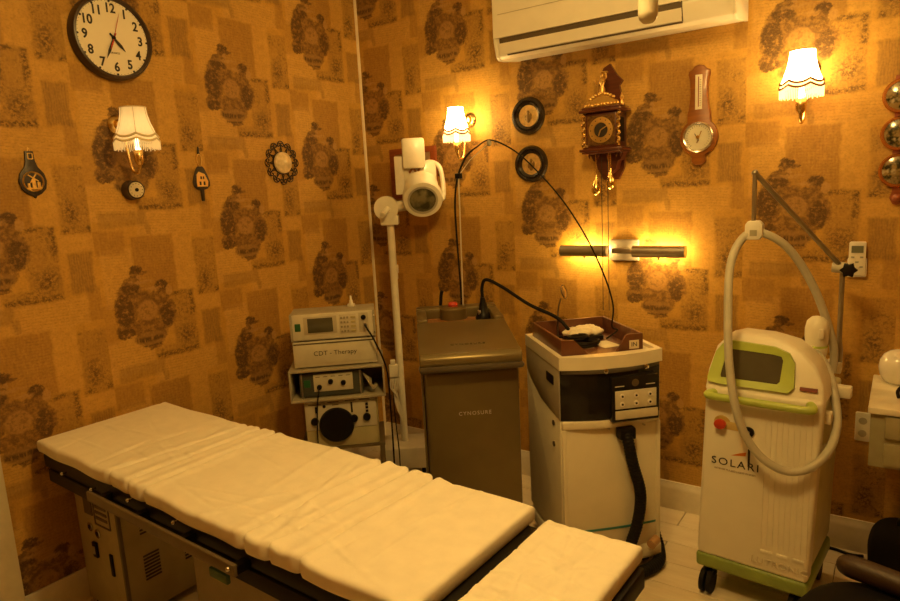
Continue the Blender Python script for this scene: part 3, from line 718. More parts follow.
m1 = wl(pad(BX0, BX1, BY0, BY1, BZ, .05, FOLDS, 3).obj('sheeted_mattress', sheetw, t, ang=80))
m2 = wl(pad(1.862, 2.10, BY0, -1.495, BZ, .05, [], 9, 50, 90).obj('sheeted_foot_cushion', sheetw, t, ang=80))
wl(G().b2((BX0+.012, BY0+.012, .60), (BX1+.02, BY1-.012, .652), .008).obj('black_base_cushion', black, t))
wl(G().b2((1.855, BY0+.012, .60), (2.11, -1.50, .652), .008).obj('black_foot_cushion', black, t))
framem = mat('bed_frame_metal', (.20, .155, .085), .42, .5)
for y in (BY0+.02, BY1-.02):
    wl(G().b2((BX0+.05, y-.012, .555), (2.02, y+.012, .60), .003).obj('long_rail', mat('bed_black_rail', (.016, .012, .008), .5), t))
wl(G().b2((.50, -1.985, .600), (1.27, -1.973, .632), .003).obj('side_bar', framem, t))
for x in (.56, .78, 1.02, 1.26): wl(G().b2((x-.012, -1.975, .605), (x+.012, -1.925, .627)).obj('bar_clamp', black, t))
for x, z in ((.25, .62), (.46, .615), (1.255, .622), (.70, .64), (.95, .64)):
    wl(G().cyl((x, -1.935, z), (x, -1.950 if x != 1.255 else -1.988, z), .004, n=8).sph((x, -1.952 if x != 1.255 else -1.990, z), .0065, 8, 6).obj('pin', chrome, t))
for x in (.15, .70, 1.30, 1.95): wl(G().b2((x-.02, BY0+.03, .555), (x+.02, BY1-.03, .597)).obj('cross_bar', framem, t))
wl(G().b2((.74, -1.80, .11), (1.34, -1.60, .557), .012).obj('pedestal_column', mat('bed_column', (.36, .31, .19), .45), t))
wl(G().b2((.50, -1.88, .0), (1.75, -1.53, .12), .02).obj('base_plate', mat('bed_base', (.66, .60, .46), .4), t))
wl(G().b2((1.10, -1.952, .53), (1.18, -1.940, .556), .003).obj('control_label', mat('green_label', (.05, .12, .05), .5), t))

# olive supply box under the bed
cx0, cx1, cy0, cy1 = .045, .345, -1.815, -1.47
t = thing('power_unit', 'olive grey steel power cabinet with sockets standing under the bed', 'cabinet', ((cx0+cx1)/2, (cy0+cy1)/2, 0))
hw, hd = (cx1-cx0)/2, (cy1-cy0)/2
G().b2((-hw, -hd, .03), (hw, hd, .545), .008).obj('body', olive, t)
G().b2((hw-.012, -hd-.002, .03), (hw+.002, -hd+.012, .545), .003).obj('corner_post', mat('olive_dark', (.16, .135, .07), .5), t)
for (x, z) in ((-.05, .35), (.0, .335)):
    s_ = G().lathe([(.016, 0), (.018, .004), (.012, .006)], (x, -hd, z), (0, -1, 0), 20).obj('cable_socket', chrome, t); G().cyl((x, -hd-.004, z), (x, -hd-.0075, z), .009, n=12).obj('socket_hole', black, s_)
G().b2((-.075, -hd-.004, .40), (-.02, -hd, .46)).obj('label_plate', mat('label_brown', (.14, .11, .06), .5), t)
pl = G().frame(rrect(.11, .11, .004, cx=.045, cy=.425), rrect(.10, .10, .004, cx=.045, cy=.425), -hd, -hd-.003).obj('panel_border', mat('label_brown', 0), t)
for k in range(3): G().b2((.0, -hd-.003, .395+.022*k), (.08, -hd, .405+.022*k)).obj('printed_line', mat('label_brown', 0), t)
sw = G().b2((-.045, -hd-.010, .235), (-.015, -hd, .295), .003).obj('rocker_switch', black, t); G().b2((-.038, -hd-.013, .25), (-.022, -hd-.009, .28), .002).obj('rocker', mat('grey_rocker', (.4, .36, .24), .4), sw)
G().b2((.065, -hd-.006, .19), (.085, -hd, .275), .002).obj('fuse_slot', black, t)
for (y, z) in ((-.07, .38), (-.07, .20), (.09, .38), (.09, .20)):
    for k in range(8): G().b2((hw-.001, y-.03, z+.013*k-.045), (hw+.003, y+.03, z+.013*k-.039)).obj('vent_slat', mat('vent_dark', (.05, .04, .02), .6), t)
for sx in (-1, 1):
    for sy in (-1, 1): G().cyl((sx*(hw-.03), sy*(hd-.03), 0), (sx*(hw-.03), sy*(hd-.03), .032), .018, n=12).obj('foot', blackmat, t)

# ------------------------------------------------------------------ corner stack of instruments
SX = Vector((.7466, .6653, 0)); RZ = math.atan2(.6653, .7466); SB = Vector((-SX.y, SX.x, 0))
FC = Vector((.420, -.776, 0))                      # middle of the front edge
def stk(name, label, c, z0, depth=.0): return thing(name, label, c, FC+Vector((0, 0, z0)), RZ)
dev = mat('device_cream', (.66, .62, .48), .42); devd = mat('device_side', (.40, .36, .25), .5)
# cart
t = stk('instrument_cart', 'low dark steel cart under the stacked instruments in the corner', 'cart', 0)
for z in (.10, .318): G().b2((-.20, .0, z), (.20, .30, z+.014), .003).obj('shelf', framem, t)
for x in (-.185, .185):
    for y in (.015, .285):
        l = G().b2((x-.011, y-.011, .05), (x+.011, y+.011, .318), .002).obj('leg', framem, t); G().cyl((x-.008, y, .025), (x+.008, y, .025), .025, n=16).obj('caster', blackmat, l)
# lower unit with big dial
t = stk('dial_unit', 'olive instrument with large black dial beneath the boxed unit', 'medical device', .332)
G().b2((-.165, .012, 0), (.175, .29, .238), .006).obj('housing', olive, t)
fp = G().b2((-.162, .0, .09), (.168, .014, .236), .003).obj('front_panel', mat('panel_cream', (.62, .58, .44), .45), t)
G().b2((-.162, .004, .002), (.168, .014, .088), .002).obj('lower_panel', olive, t)
G().lathe([(.082, 0), (.080, .018), (.076, .024), (.03, .026), (.0005, .026)], (-.02, .0, .112), (0, -1, 0), 40).obj('large_dial', black, t)
G().cyl((-.072, .002, .205), (-.072, -.006, .205), .007, n=12).obj('small_knob', black, t)
for (x, z) in ((.062, .135), (.122, .137), (-.12, .135)): G().lathe([(.018, 0), (.017, .014), (.014, .018), (.0005, .018)], (x, .0, z), (0, -1, 0), 20).obj('knob', black, t)
for (x, z, w_, h_) in ((.055, .19, .008, .05), (.125, .20, .012, .012), (.125, .183, .012, .010), (.125, .166, .012, .010), (-.11, .19, .01, .03)): G().box((x, -.002, z), (w_, .006, h_), .001).obj('slider', black, t)
for (x, z, w_) in ((-.115, .215, .06), (-.03, .222, .05), (.05, .224, .05), (.115, .224, .05), (-.02, .208, .03)): G().box((x, -.0006, z), (w_, .0015, .004)).obj('printed_line', mat('label_brown', 0), fp)
# shelf case holding the small stimulator
t = stk('open_case', 'open fronted grey case holding the small stimulator', 'case', .5705)
for nm, lo, hi in (('case_bottom', (-.218, -.03, 0), (.218, .27, .010)), ('case_top', (-.218, -.03, .142), (.218, .27, .152)), ('case_side', (-.218, -.03, .010), (-.209, .27, .142)), ('case_side', (.209, -.03, .010), (.218, .27, .142)), ('case_back', (-.209, .26, .010), (.209, .27, .142))):
    G().b2(lo, hi, .002).obj(nm, devd, t)
t = stk('stimulator', 'small stimulator with cream label panel inside the open case', 'medical device', .581)
G().b2((-.175, .0, .006), (.115, .22, .118), .004).obj('housing', mat('device_dark', (.07, .075, .06), .4), t)
pn = G().b2((-.11, -.006, .030), (.07, .002, .112), .002).obj('label_panel', mat('panel_cream', 0), t)
for (x, z) in ((-.085, .052), (-.032, .075), (.026, .066)): G().lathe([(.012, 0), (.011, .012), (.0005, .013)], (x, -.006, z), (0, -1, 0), 16).obj('knob', black, t)
G().b2((-.155, -.004, .052), (-.125, .002, .088), .002).obj('power_switch', mat('green_switch', (.02, .12, .04), .35), t)
for k in range(5): G().box((-.09+.035*k, -.0065, .100), (.02, .001, .003)).obj('printed_line', mat('label_brown', 0), pn)
for x in (-.165, .105): G().b2((x-.004, -.004, .0), (x+.004, .004, .118)).obj('case_edge', steel, t)
for x in (-.16, .10): G().b2((x-.012, .02, 0), (x+.012, .04, .007)).obj('foot', blackmat, t)
g = G()
for k in range(7): g.tube([(.118+.006*k, .01+.004*k, .10-.006*k), (.135+.004*k, -.015, .075-.008*k), (.15+.005*k, -.005, .04), (.17, .03, .015+.004*k)], .0024, 5, 5)
tag(g.obj('wire_bundle', mat('wire_grey', (.45, .40, .28), .5), None, FC+Vector((0, 0, .581)), RZ), 'tangle of thin pale wires stuffed beside the small stimulator', 'wires')
# CDT box
t = stk('therapy_unit', 'cream box lettered CDT Therapy beneath the keypad instrument', 'medical device', .7235)
G().b2((-.19, .0, .006), (.19, .17, .126), .004).obj('housing', dev, t)
G().b2((-.186, -.004, .020), (.186, .0, .112), .003).obj('front_panel', mat('panel_cream', 0), t)
G().b2((-.186, -.003, .113), (.186, .001, .119)).obj('shadow_gap', mat('gap_dark', (.10, .085, .05), .6), t)
text('lettering', 'CDT - Therapy', .030, ink, t, (0, -.0045, .068), sx=1.05)
for x in (-.16, .16):
    for y in (.03, .14): G().cyl((x, y, 0), (x, y, .007), .012, n=12).obj('foot', blackmat, t)
# keypad instrument
t = stk('keypad_unit', 'cream instrument with dark display and keypad topping the stack', 'medical device', .850)
G().b2((-.192, .0, .006), (.192, .17, .130), .004).obj('housing', devd, t)
fp = G().b2((-.183, -.006, .008), (.183, .002, .128), .004).obj('front_panel', dev, t)
G().b2((-.193, -.012, .006), (-.183, .03, .130), .002).obj('rack_handle', devd, t); G().b2((.183, -.012, .006), (.193, .03, .130), .002).obj('rack_handle', devd, t)
G().b2((-.172, -.010, .052), (-.146, -.005, .088), .002).obj('power_switch', mat('green_switch', 0), t)
G().b2((-.132, -.008, .034), (.018, -.0055, .116), .001).obj('display_bezel', mat('bezel_tan', (.50, .45, .32), .45), t)
G().b2((-.114, -.011, .042), (.0, -.0075, .108), .001).obj('display', mat('lcd_dark', (.09, .085, .05), .2, coat=.4), t)
kp = G().b2((.03, -.008, .028), (.108, -.0055, .118), .001).obj('keypad', mat('keypad_plate', (.58, .53, .40), .5), t)
for i in range(4):
    for j in range(3): G().box((.040+.014*j, -.010, .040+.021*i), (.009, .005, .010), .001).obj('key', mat('key_grey', (.30, .27, .19), .5), kp)
    G().box((.093, -.010, .040+.021*i), (.022, .005, .010), .001).obj('key', mat('key_tan', (.46, .40, .2) if i < 3 else (.5, .38, .1), .5), kp)
G().b2((.118, -.008, .03), (.162, -.0055, .12), .001).obj('jack_panel', mat('bezel_tan', 0), t)
G().lathe([(.012, 0), (.011, .008), (.0005, .009)], (.140, -.008, .098), (0, -1, 0), 14).obj('knob', black, t)
j = G().lathe([(.010, 0), (.010, .004)], (.145, -.008, .062), (0, -1, 0), 14).obj('jack', steel, t)
for z in (.028, .105): G().cyl((.188, -.012, z), (.188, -.016, z), .005, n=10).obj('rack_screw', chrome, t)
for x in (-.16, .16):
    for y in (.03, .14): G().cyl((x, y, 0), (x, y, .007), .012, n=12).obj('foot', blackmat, t)
def W(c, z): return FC+SX*c[0]+SB*c[1]+Vector((0, 0, z))
tag(G().tube([W((.145, -.012), .912), W((.150, -.035), .905), W((.185, -.05), .84), W((.230, -.045), .70), W((.236, -.03), .50), W((.235, -.02), .20), W((.232, -.0), .03)], .004, 8, 8).obj('cable', blackmat), 'black cable plugged into the keypad instrument hanging down the stack', 'cable')
tag(G().tube([W((-.085, -.02), .633), W((-.087, -.034), .622), W((-.096, -.040), .57), W((-.104, -.036), .50), W((-.11, -.030), .42), W((-.112, -.024), .37)], .0034, 8, 8).obj('cable', blackmat), 'thin black lead hanging from the small stimulator over the dial instrument', 'cable')
p = W((.085, .12), .980); t = thing('connector_plug', 'small white plastic plug standing on the keypad instrument', 'plug', p, .3)
G().b2((-.017, -.010, 0), (.017, .010, .014), .003).obj('plug_base', white_paint, t); G().lathe([(.010, .013), (.008, .03), (.005, .034), (.005, .048), (.003, .052)], n=14).obj('plug_pin', white_paint, t)
# adapter bundle hanging right of stack
p = W((.235, .02), 0); t = thing('power_adapter', 'pale power adapter with bundled cords hanging beside the instrument stack', 'adapter', (p.x+.02, p.y+.02, 0), RZ)
G().b2((-.022, -.018, .645), (.022, .018, .705), .006).obj('adapter_body', cream, t)
G().b2((-.014, -.012, .705), (.010, .012, .728), .004).obj('plug', cream, t)
g = G()
for k in range(6): g.tube([(-.012+.005*k, .0, .65), (-.02+.008*k, -.018, .60), (.012-.004*k, -.012+.004*k, .54), (.01+.004*k, -.008, .47-.01*k), (-.006+.003*k, .0, .56), (.004, .012, .645)], .003, 6, 6)
g.obj('bundled_cord', cream, t)
G().tube([(.0, .0, .645), (-.01, .0, .50), (.0, -.01, .25), (-.01, .0, .004)], .003, 6, 8).obj('cord', blackmat, t)

# ------------------------------------------------------------------ examination lamp on stand
LP = Vector((.345, -.232, 0)); lrz = radians(36)
t = thing('examination_lamp', 'white examination lamp on a tall pole with round lens head', 'lamp', LP, lrz)
def zrow(py):                       # height on the lamp axis that shows at image row py
    lo, hi = 0.0, 2.5
    for _ in range(40):
        m_ = (lo+hi)/2; v = Vector((LP.x, LP.y, m_))-CAM
        if 300.5-FPX*v.dot(UP)/v.dot(_f) > py: lo = m_
        else: hi = m_
    return lo
G().b2((-.13, -.12, .035), (.13, .10, .155), .012).obj('base', ivory, t)
for sx in (-1, 1):
    for y in (-.09, .07): G().cyl((sx*.1-.01, y, .018), (sx*.1+.01, y, .018), .018, n=12).obj('caster', blackmat, t)
zj = zrow(208); zl = zrow(201)
G().cyl((0, 0, .15), (0, 0, zj-.05), .0195, n=24).obj('pole', ivory, t)
G().b2((.016, -.012, zrow(273)), (.026, .012, zrow(265)), .002).b2((.016, -.010, zrow(279)), (.022, .010, zrow(272)), .002).obj('pole_clip', ivory, t)
G().b2((-.048, -.045, zj-.088), (.046, .042, zj-.035), .008).obj('joint_block', ivory, t)
G().cyl((-.014, -.050, zj), (-.014, .045, zj), .062, n=32).obj('joint_drum', ivory, t)
G().cyl((-.005, -.050, zj-.004), (-.03, -.11, zj-.03), .016, .014, 16).obj('joint_lever', ivory, t)
G().tube([(.04, -.01, zj+.005), (.09, -.02, zj+.01), (.12, -.03, zj+.01)], .028, 14, 4).obj('arm', ivory, t)
hc = Vector((.178, -.11, zl)); ax = Vector((.04, -.88, -.47)).normalized()
dr = G().lathe([(.070, -.15), (.088, -.14), (.090, -.05), (.100, -.04), (.101, .0), (.096, .007), (.076, .008), (.072, -.01)], hc, ax, 40).obj('lens_drum', ivory, t)
n = NT('lens_glass'); co = n.coord(); n.put(n.p.inputs['Base Color'], n.mix(n.ramp(n.noise(co, 18, 2), .4, .6), (.05, .045, .02), (.16, .14, .07))); n.p.inputs['Roughness'].default_value = .06; n.p.inputs['Coat Weight'].default_value = 1.0
G().lathe([(.074, -.012), (.070, .0), (.044, .006), (.0005, .009)], hc, ax, 36).obj('lens', n.m, dr)
G().lathe([(.076, .006), (.077, .010), (.066, .010), (.066, .006)], hc, ax, 36, caps=False).obj('lens_ring', mat('lens_ring', (.45, .42, .32), .35, .3), dr)
zt0, zt1 = zrow(166), zrow(140)
G().b2((.085, -.005, zl-.02), (.255, .085, zt0+.015), .010).obj('lamp_housing', ivory, t)
G().b2((.040, .0, zl+.03), (.088, .06, zrow(157)), .004).obj('side_panel', white_paint, t)
G().b2((.085, -.05, zt0-.02), (.200, .06, zt1), .012).obj('top_box', ivory, t)
g = G(); zh = zrow(170); g.tube([(.115, -.010, zh-.02), (.135, -.014, zh), (.150, -.012, zh-.02)], .006, 6, 4); g.tube([(.16, -.010, zh-.015), (.175, -.014, zh+.012), (.166, -.012, zh+.03), (.18, -.010, zh+.035)], .006, 6, 4)
g.obj('hook_mark', mat('rust_brown', (.25, .09, .03), .6), t)
G().tube([(.19, .02, zt0+.005), (.235, .01, zt0+.008), (.272, .0, zt0-.02), (.285, -.02, zt0-.09), (.285, -.04, zl+.02), (.275, -.05, zl-.005)], .012, 10, 6).obj('handle', ivory, t)
G().sph((.274, -.05, zl+.005), .020, 12, 8).obj('handle_knob', ivory, t)

# ------------------------------------------------------------------ brown laser console
BRZ = radians(38.5); BC = Vector((1.04, -.64, 0))
t = thing('brown_laser', 'brown tapered laser console with sloping lid and recessed tray', 'laser', BC, BRZ)
HW, HD = .185, .352
bodyp = [(-.33, .06), (-.345, .83), (-.30, .868), (HD, .895), (HD, .06)]
G().prism(bodyp, -HW+.012, HW-.004, 'yz', bevel=.012).obj('body', brownp, t)
for sx in (-1, 1): G().prism([(-.31, .07), (-.315, .80), (.33, .90), (.33, .07)], sx*(HW-.008), sx*(HW-.002), 'yz').obj('side_panel', brownp, t)
dkb = mat('brown_dark_plastic', (.095, .075, .045), .36, .2, var=.06)
# lid: rounded nose, top with a recess near the rear
lidp = [(-.375, .862), (-.385, .878), (-.38, .900), (-.362, .915), (-.34, .915), (.06, .948), (.06, .895), (-.34, .853)]
G().prism(lidp, -HW-.002, HW+.006, 'yz', bevel=.006).obj('lid_front', brownp, t, ang=50)
G().b2((-HW-.006, -.392, .846), (HW+.012, -.33, .872), .012).obj('front_bumper', dkb, t)
G().b2((-HW, .05, .905), (-HW+.045, HD+.005, .960), .008).obj('lid_rail', brownp, t); G().b2((HW-.040, .05, .905), (HW+.004, HD+.005, .960), .008).obj('lid_rail', brownp, t)
G().b2((-HW, HD-.07, .905), (HW+.004, HD+.012, .966), .010).obj('rear_rail', brownp, t)
G().lathe([(.062, .91), (.062, .966), (.054, .974), (.0005, .975)], (-.015, HD-.085, 0), n=28).obj('button_tab', brownp, t)
G().lathe([(.022, .974), (.024, .982), (.018, .992), (.0005, .994)], (-.015, HD-.075, 0), n=24).obj('stop_button', red, t)
G().b2((-HW+.04, .05, .905), (HW-.038, HD-.06, .918)).obj('recess_floor', mat('recess_brown', (.30, .13, .035), .5, var=.6, scale=70), t)
text('logo_lettering', 'CYNOSURE', .022, mat('logo_dark', (.06, .045, .025), .5), t, (.0, -.27, .9225), rot=(.082, 0, 0), space=1.25)
text('logo_lettering', 'CYNOSURE', .0205, mat('logo_silver', (.60, .55, .42), .4), t, (.01, -.3445, .672), rot=(pi/2, 0, 0), space=1.25)
for sx in (-1, 1):
    for y in (-.27, .29): G().cyl((sx*.13-.014, y, .032), (sx*.13+.014, y, .032), .032, n=18).b2((sx*.13-.02, y-.02, .05), (sx*.13+.02, y+.02, .066)).obj('caster', blackmat, t)
BRX = Vector((cos(BRZ), sin(BRZ), 0)); BRB = Vector((-BRX.y, BRX.x, 0))
def WB(x, y, z): return BC+BRX*x+BRB*y+Vector((0, 0, z))
# fibre connector and handpiece cable, from the brown console to the tray
cx, cy = .115, .19
k = G().lathe([(.034, .918), (.036, .93), (.030, .945), (.022, .955), (.018, .985), (.013, 1.0), (.010, 1.02)], (cx, cy, 0), n=24).obj('fibre_connector', black, t)
G().b2((cx-.024, cy-.02, .94), (cx-.012, cy+.01, .965), .003).obj('connector_latch', steel, k)
# rod with cable clip at the rear
rp = WB(.0, HD-.02, .955)
def onR(px, py): return atY(px, py, rp.y)
top = onR(458.5, 176); base = onR(463, 303)
rod = G().tube([Vector((base.x, rp.y, .955)), top], .0032, 8).obj('support_rod', mat('rod_pale', (.60, .54, .38), .4), t); 
def toloc(o): o.matrix_parent_inverse = Matrix.LocRotScale(BC, Matrix.Rotation(BRZ, 3, 'Z'), None).inverted(); return o
toloc(rod)
toloc(G().tube([top, onR(470, 160), onR(489, 143)], .002, 6).obj('support_spring', mat('rod_pale', 0), t))
toloc(G().b2(top-Vector((.014, .012, .012)), top+Vector((.014, .012, .012)), .003).obj('rod_clip', black, t))
e = onR(489, 143); toloc(G().sph(e, (.012, .010, .014), 10, 8).obj('rod_tip', mat('clip_grey', (.35, .33, .25), .5), t))
b0 = onR(440, 298); toloc(G().tube([Vector((b0.x, rp.y, .95)), onR(441, 296), onR(442, 291)], .008, 8, 4).obj('strain_relief', blackmat, t))
# tray height on white laser is needed for the cable ends
LTOP = .88; LC = Vector((1.537, -.470, 0)); LRZ = math.atan2(.278, .28)
tray_z = LTOP-.013
q0 = WB(.04, HD-.03, .965); q0.z = .962
def mixp(a, b, f): return a*(1-f)+b*f
end1 = Vector((LC.x+.02, LC.y+.06, tray_z+.035)); end1b = LC+Vector((cos(LRZ)*.085, sin(LRZ)*.085-.03, tray_z+.020))
def ond(px, py, f): return atY(px, py, rp.y+(end1.y-rp.y)*f)
pts = [onR(460.5, 285), onR(457, 240), onR(455, 205), onR(457.5, 178), onR(466, 157), onR(478, 146), onR(490, 140), ond(510, 148, .2), ond(530, 164, .3), ond(560, 197, .5), ond(585, 235, .7), ond(604, 275, .85), ond(613, 305, .95), ond(612, 326, 1.0), end1b+Vector((.035, .03, .03)), end1b]
f_ = pts[0].copy(); f_.z = .972
tag(G().tube([f_]+pts, lambda u: .0046 if u < .35 else .0034, 8, 8).obj('fibre_cable', blackmat), 'long black fibre cable arching over the brown console to the wooden tray', 'cable')
c0 = WB(cx, cy, 1.018); c1 = LC+Vector((-.07, .0, tray_z+.03))
hp = [c0, c0+Vector((.0, 0, .05)), c0+Vector((.03, -.01, .085)), mixp(c0, c1, .25)+Vector((0, 0, .085)), mixp(c0, c1, .55)+Vector((0, 0, .055)), mixp(c0, c1, .85)+Vector((0, 0, .045)), c1]
tag(G().tube(hp, .0075, 10, 8).obj('handpiece_cable', blackmat), 'thick black handpiece cable looping from the brown console into the wooden tray', 'cable')

# ------------------------------------------------------------------ white laser console
t = thing('white_laser', 'white laser console with black control band and black hose', 'laser', LC, LRZ)
w2, d2 = .1975, .212
def bow(wd, dd, b, n_=12):       # footprint with a bowed front, front is -y
    o_ = [(wd, dd), (-wd, dd)]
    for k in range(n_+1):
        x = -wd+2*wd*k/n_; o_.append((x, -dd-b*(1-(x/wd)**2)))
    return o_
wbody = mat('laser_cream', (.76, .70, .52), .4, var=.04); wgrey = mat('laser_taupe', (.42, .37, .26), .45)
G().prism(bow(w2-.004, d2-.004, .012), .10, .60, 'xy', bevel=.006).obj('lower_body', wbody, t, ang=50)
G().prism(bow(w2-.004, d2-.002, .030), .60, .635, 'xy', bevel=.006).obj('lower_lip', wbody, t, ang=50)
G().prism(bow(w2-.002, d2-.006, .035), .635, .832, 'xy', bevel=.003).obj('black_band', mat('band_black', (.014, .012, .010), .22, coat=.4), t, ang=50)
for sx in (-1, 1):
    sp = G().prism([(-d2+.012, .635), (-d2+.012, .835), (d2+.001, .835), (d2+.001, .735), (d2-.06, .70), (.02, .655)], sx*(w2-.010), sx*(w2+.002), 'yz', bevel=.002).obj('side_panel', wgrey, t)
    G().prism(rrect(.085, .036, .006, cx=-.10, cy=.775), sx*(w2+.001), sx*(w2+.0035), 'yz').obj('handle_slot', black, sp)
    G().prism([(-d2+.012, .12), (-d2+.012, .633), (.018, .653), (d2-.06, .698), (d2+.001, .733), (d2+.001, .12)], sx*(w2-.010), sx*(w2+.001), 'yz', bevel=.002).obj('side_skirt', wbody, t)
for z in (.605, .52): G().lathe([(.010, 0), (.011, .004), (.006, .006)], (-w2-.001, -.13, z), (-1, 0, 0), 16).obj('side_lock', mat('lock_dark', (.07, .05, .03), .4), t)
# top tray rim
ob, ib = bow(w2+.004, d2+.002, .038), bow(w2-.016, d2-.018, .010)
G().frame(ob, ib, .832, LTOP, 'xy').obj('top_rim', wbody, t, ang=50)
G().prism(bow(w2-.010, d2-.010, .012), .845, LTOP-.014, 'xy').obj('top_deck', wbody, t)
G().prism(bow(w2-.004, d2-.004, .045), .815, .834, 'xy', bevel=.003).obj('dark_visor', mat('visor_grey', (.10, .085, .06), .35), t, ang=50)
for x in (-.035, .125): G().lathe([(.010, 0), (.010, .004), (.0005, .007)], (x, -d2-.036+.5*x*x, .824), (0, -1, 0), 14).obj('visor_screw', chrome, t)
yb = -d2-.028
cp = G().prism([(-.02, .628), (.165, .628), (.165, .80), (-.02, .80)], yb+.03, yb-.022, bevel=.004).obj('control_box', mat('band_black', 0), t)
G().b2((-.008, yb-.0265, .680), (.152, yb-.0215, .748), .001).obj('keypad', mat('panel_cream', 0), cp)
for x in (.018, .072, .126):
    for z in (.698, .728): b_ = G().cyl((x, yb-.026, z), (x, yb-.0295, z), .0095, n=16).obj('key_ring', white_paint, cp)
    for z in (.698, .728): G().cyl((x, yb-.029, z), (x, yb-.031, z), .004, n=10).obj('key', black, cp)
G().b2((-.008, yb-.0265, .640), (.158, yb-.0215, .672), .001).obj('label_strip', mat('strip_cream', (.62, .56, .40), .45), cp)
G().lathe([(.012, 0), (.014, .003), (.009, .004)], (.07, yb-.022, .775), (0, -1, 0), 20).obj('round_emblem', mat('emblem_bronze', (.16, .12, .06), .35, .5), cp)
for x in (.01, .13): G().box((x, yb-.0225, .765), (.035, .002, .003)).obj('printed_line', mat('strip_cream', 0), cp)
# front recess, trim and base
G().b2((-w2+.002, -d2-.004, .11), (-w2+.02, -d2+.01, .60), .004).obj('front_stile', wbody, t); G().b2((w2-.02, -d2-.004, .11), (w2-.002, -d2+.01, .60), .004).obj('front_stile', wbody, t)
G().prism(bow(w2-.003, d2-.003, .014), .185, .193, 'xy').obj('teal_line', teal, t)
G().prism(bow(w2+.004, d2+.006, .02), .045, .10, 'xy', bevel=.01).obj('base', wbody, t, ang=50)
for sx in (-1, 1):
    for y in (-.16, .16): G().cyl((sx*.15-.012, y, .028), (sx*.15+.012, y, .028), .028, n=16).obj('caster', blackmat, t)
G().cyl((.14, -d2-.035, .112), (.175, -d2-.01, .118), .018, n=16).obj('wooden_plug', wood('plug_wood', (.40, .22, .09), (.50, .30, .13)), t)
for x in (-.02, .12): G().cyl((x, -d2-.012, .597), (x, -d2-.024, .597), .004, n=8).obj('screw', steel, t)
sk = G().b2((.012, -d2-.05, .555), (.075, -d2-.005, .60), .006).obj('hose_socket', black, t)
def ribbed(pts, r, seg=10, pitch=.012):
    P_ = cat(pts, seg); L = [0]
    for a_, b_ in zip(P_, P_[1:]): L.append(L[-1]+(b_-a_).length)
    # resample finely
    out = []; nst = int(L[-1]/(pitch/4)); i = 0
    for k in range(nst+1):
        d = L[-1]*k/nst
        while i < len(L)-2 and L[i+1] < d: i += 1
        f = (d-L[i])/max(1e-9, L[i+1]-L[i]); out.append(P_[i]*(1-f)+P_[i+1]*f)
    return G().tube(out, lambda u: r*(1+.07*sin(2*pi*u*L[-1]/pitch)), 12)
ribbed([(.044, -d2-.03, .585), (.046, -d2-.045, .54), (.060, -d2-.050, .46), (.085, -d2-.055, .36), (.088, -d2-.050, .28), (.075, -d2-.045, .20), (.055, -d2-.04, .13), (.04, -d2-.05, .06)], .021).obj('front_hose', blackmat, t, ang=80)
ribbed([(w2+.012, .08, .42), (w2+.02, .02, .34), (w2+.024, -.05, .22), (w2+.026, -.10, .10), (w2+.02, -.16, .04), (w2-.02, -.235, .03), (w2-.09, -.275, .028), (.02, -.30, .028)], .023).obj('rear_hose', blackmat, t, ang=80)

# wooden in-tray on top
LX = Vector((cos(LRZ), sin(LRZ), 0)); LB = Vector((-LX.y, LX.x, 0))
def WLp(x, y, z): return LC+LX*x+LB*y+Vector((0, 0, z))
tz = LTOP-.014
t = thing('wooden_tray', 'dark wooden desk tray marked IN on the white laser console', 'tray', WLp(-.022, -.008, tz), LRZ)
tw, td, th_ = .155, .180, .072
G().b2((-tw, -td, 0), (tw, td, .008)).obj('tray_floor', walnut, t)
for sx in (-1, 1): G().b2((sx*tw-.005, -td, .0), (sx*tw+.005, td, th_), .0015).obj('tray_side', walnut, t)
G().b2((-tw, td-.010, .0), (tw, td, th_), .0015).obj('tray_back', walnut, t)
G().prism([(-tw, 0), (-.02, 0), (-.055, .010), (-tw+.045, th_-.004), (-tw, th_)], -td, -td+.009).obj('tray_front', walnut, t)
rf = G().prism([(tw, 0), (.02, 0), (.055, .010), (tw-.062, th_-.004), (tw-.055, th_), (tw, th_)], -td, -td+.009).obj('tray_front', walnut, t)
G().b2((tw-.050, -td-.002, .016), (tw-.012, -td, .048)).obj('label_plate', mat('tray_label', (.72, .64, .44), .5), rf)
text('label_lettering', 'IN', .024, ink, rf, (tw-.031, -td-.0025, .032))
# contents
g = G(); rnd = random.Random(4); N, Mm = 22, 14; V = []
for i in range(N+1):
    row = []
    for jx in range(Mm+1):
        x = -.075+.15*i/N; y = -.045+.09*jx/Mm; ex = min(i, N-i)/N*2; ey = min(jx, Mm-jx)/Mm*2
        z = .012+.016*min(1, (ex*3))**.6*min(1, ey*2.5)**.6+.005*sin(i*1.1+jx*.7)*min(1, ex*4)*min(1, ey*4)
        row.append(g.b.verts.new((x+.006*sin(jx*.9), y+.006*sin(i*.6), z)))
    V.append(row)
for i in range(N):
    for jx in range(Mm): g.b.faces.new((V[i][jx], V[i+1][jx], V[i+1][jx+1], V[i][jx+1]))
vb = [V[i][0] for i in range(N+1)]+[V[N][j_] for j_ in range(1, Mm+1)]+[V[i][Mm] for i in range(N-1, -1, -1)]+[V[0][j_] for j_ in range(Mm-1, 0, -1)]
lo = [g.b.verts.new((v.co.x*.94, v.co.y*.94, 0)) for v in vb]
for k in range(len(vb)): g.b.faces.new((vb[k], lo[k], lo[(k+1) % len(vb)], vb[(k+1) % len(vb)]))
g.b.faces.new(lo)
tag(g.obj('cloth_pouch', mat('pouch_cream', (.84, .77, .58), .6), None, WLp(.0, .06, tz+.028), LRZ+.35, ang=80), 'folded pale cloth pouch lying in the wooden tray', 'pouch')
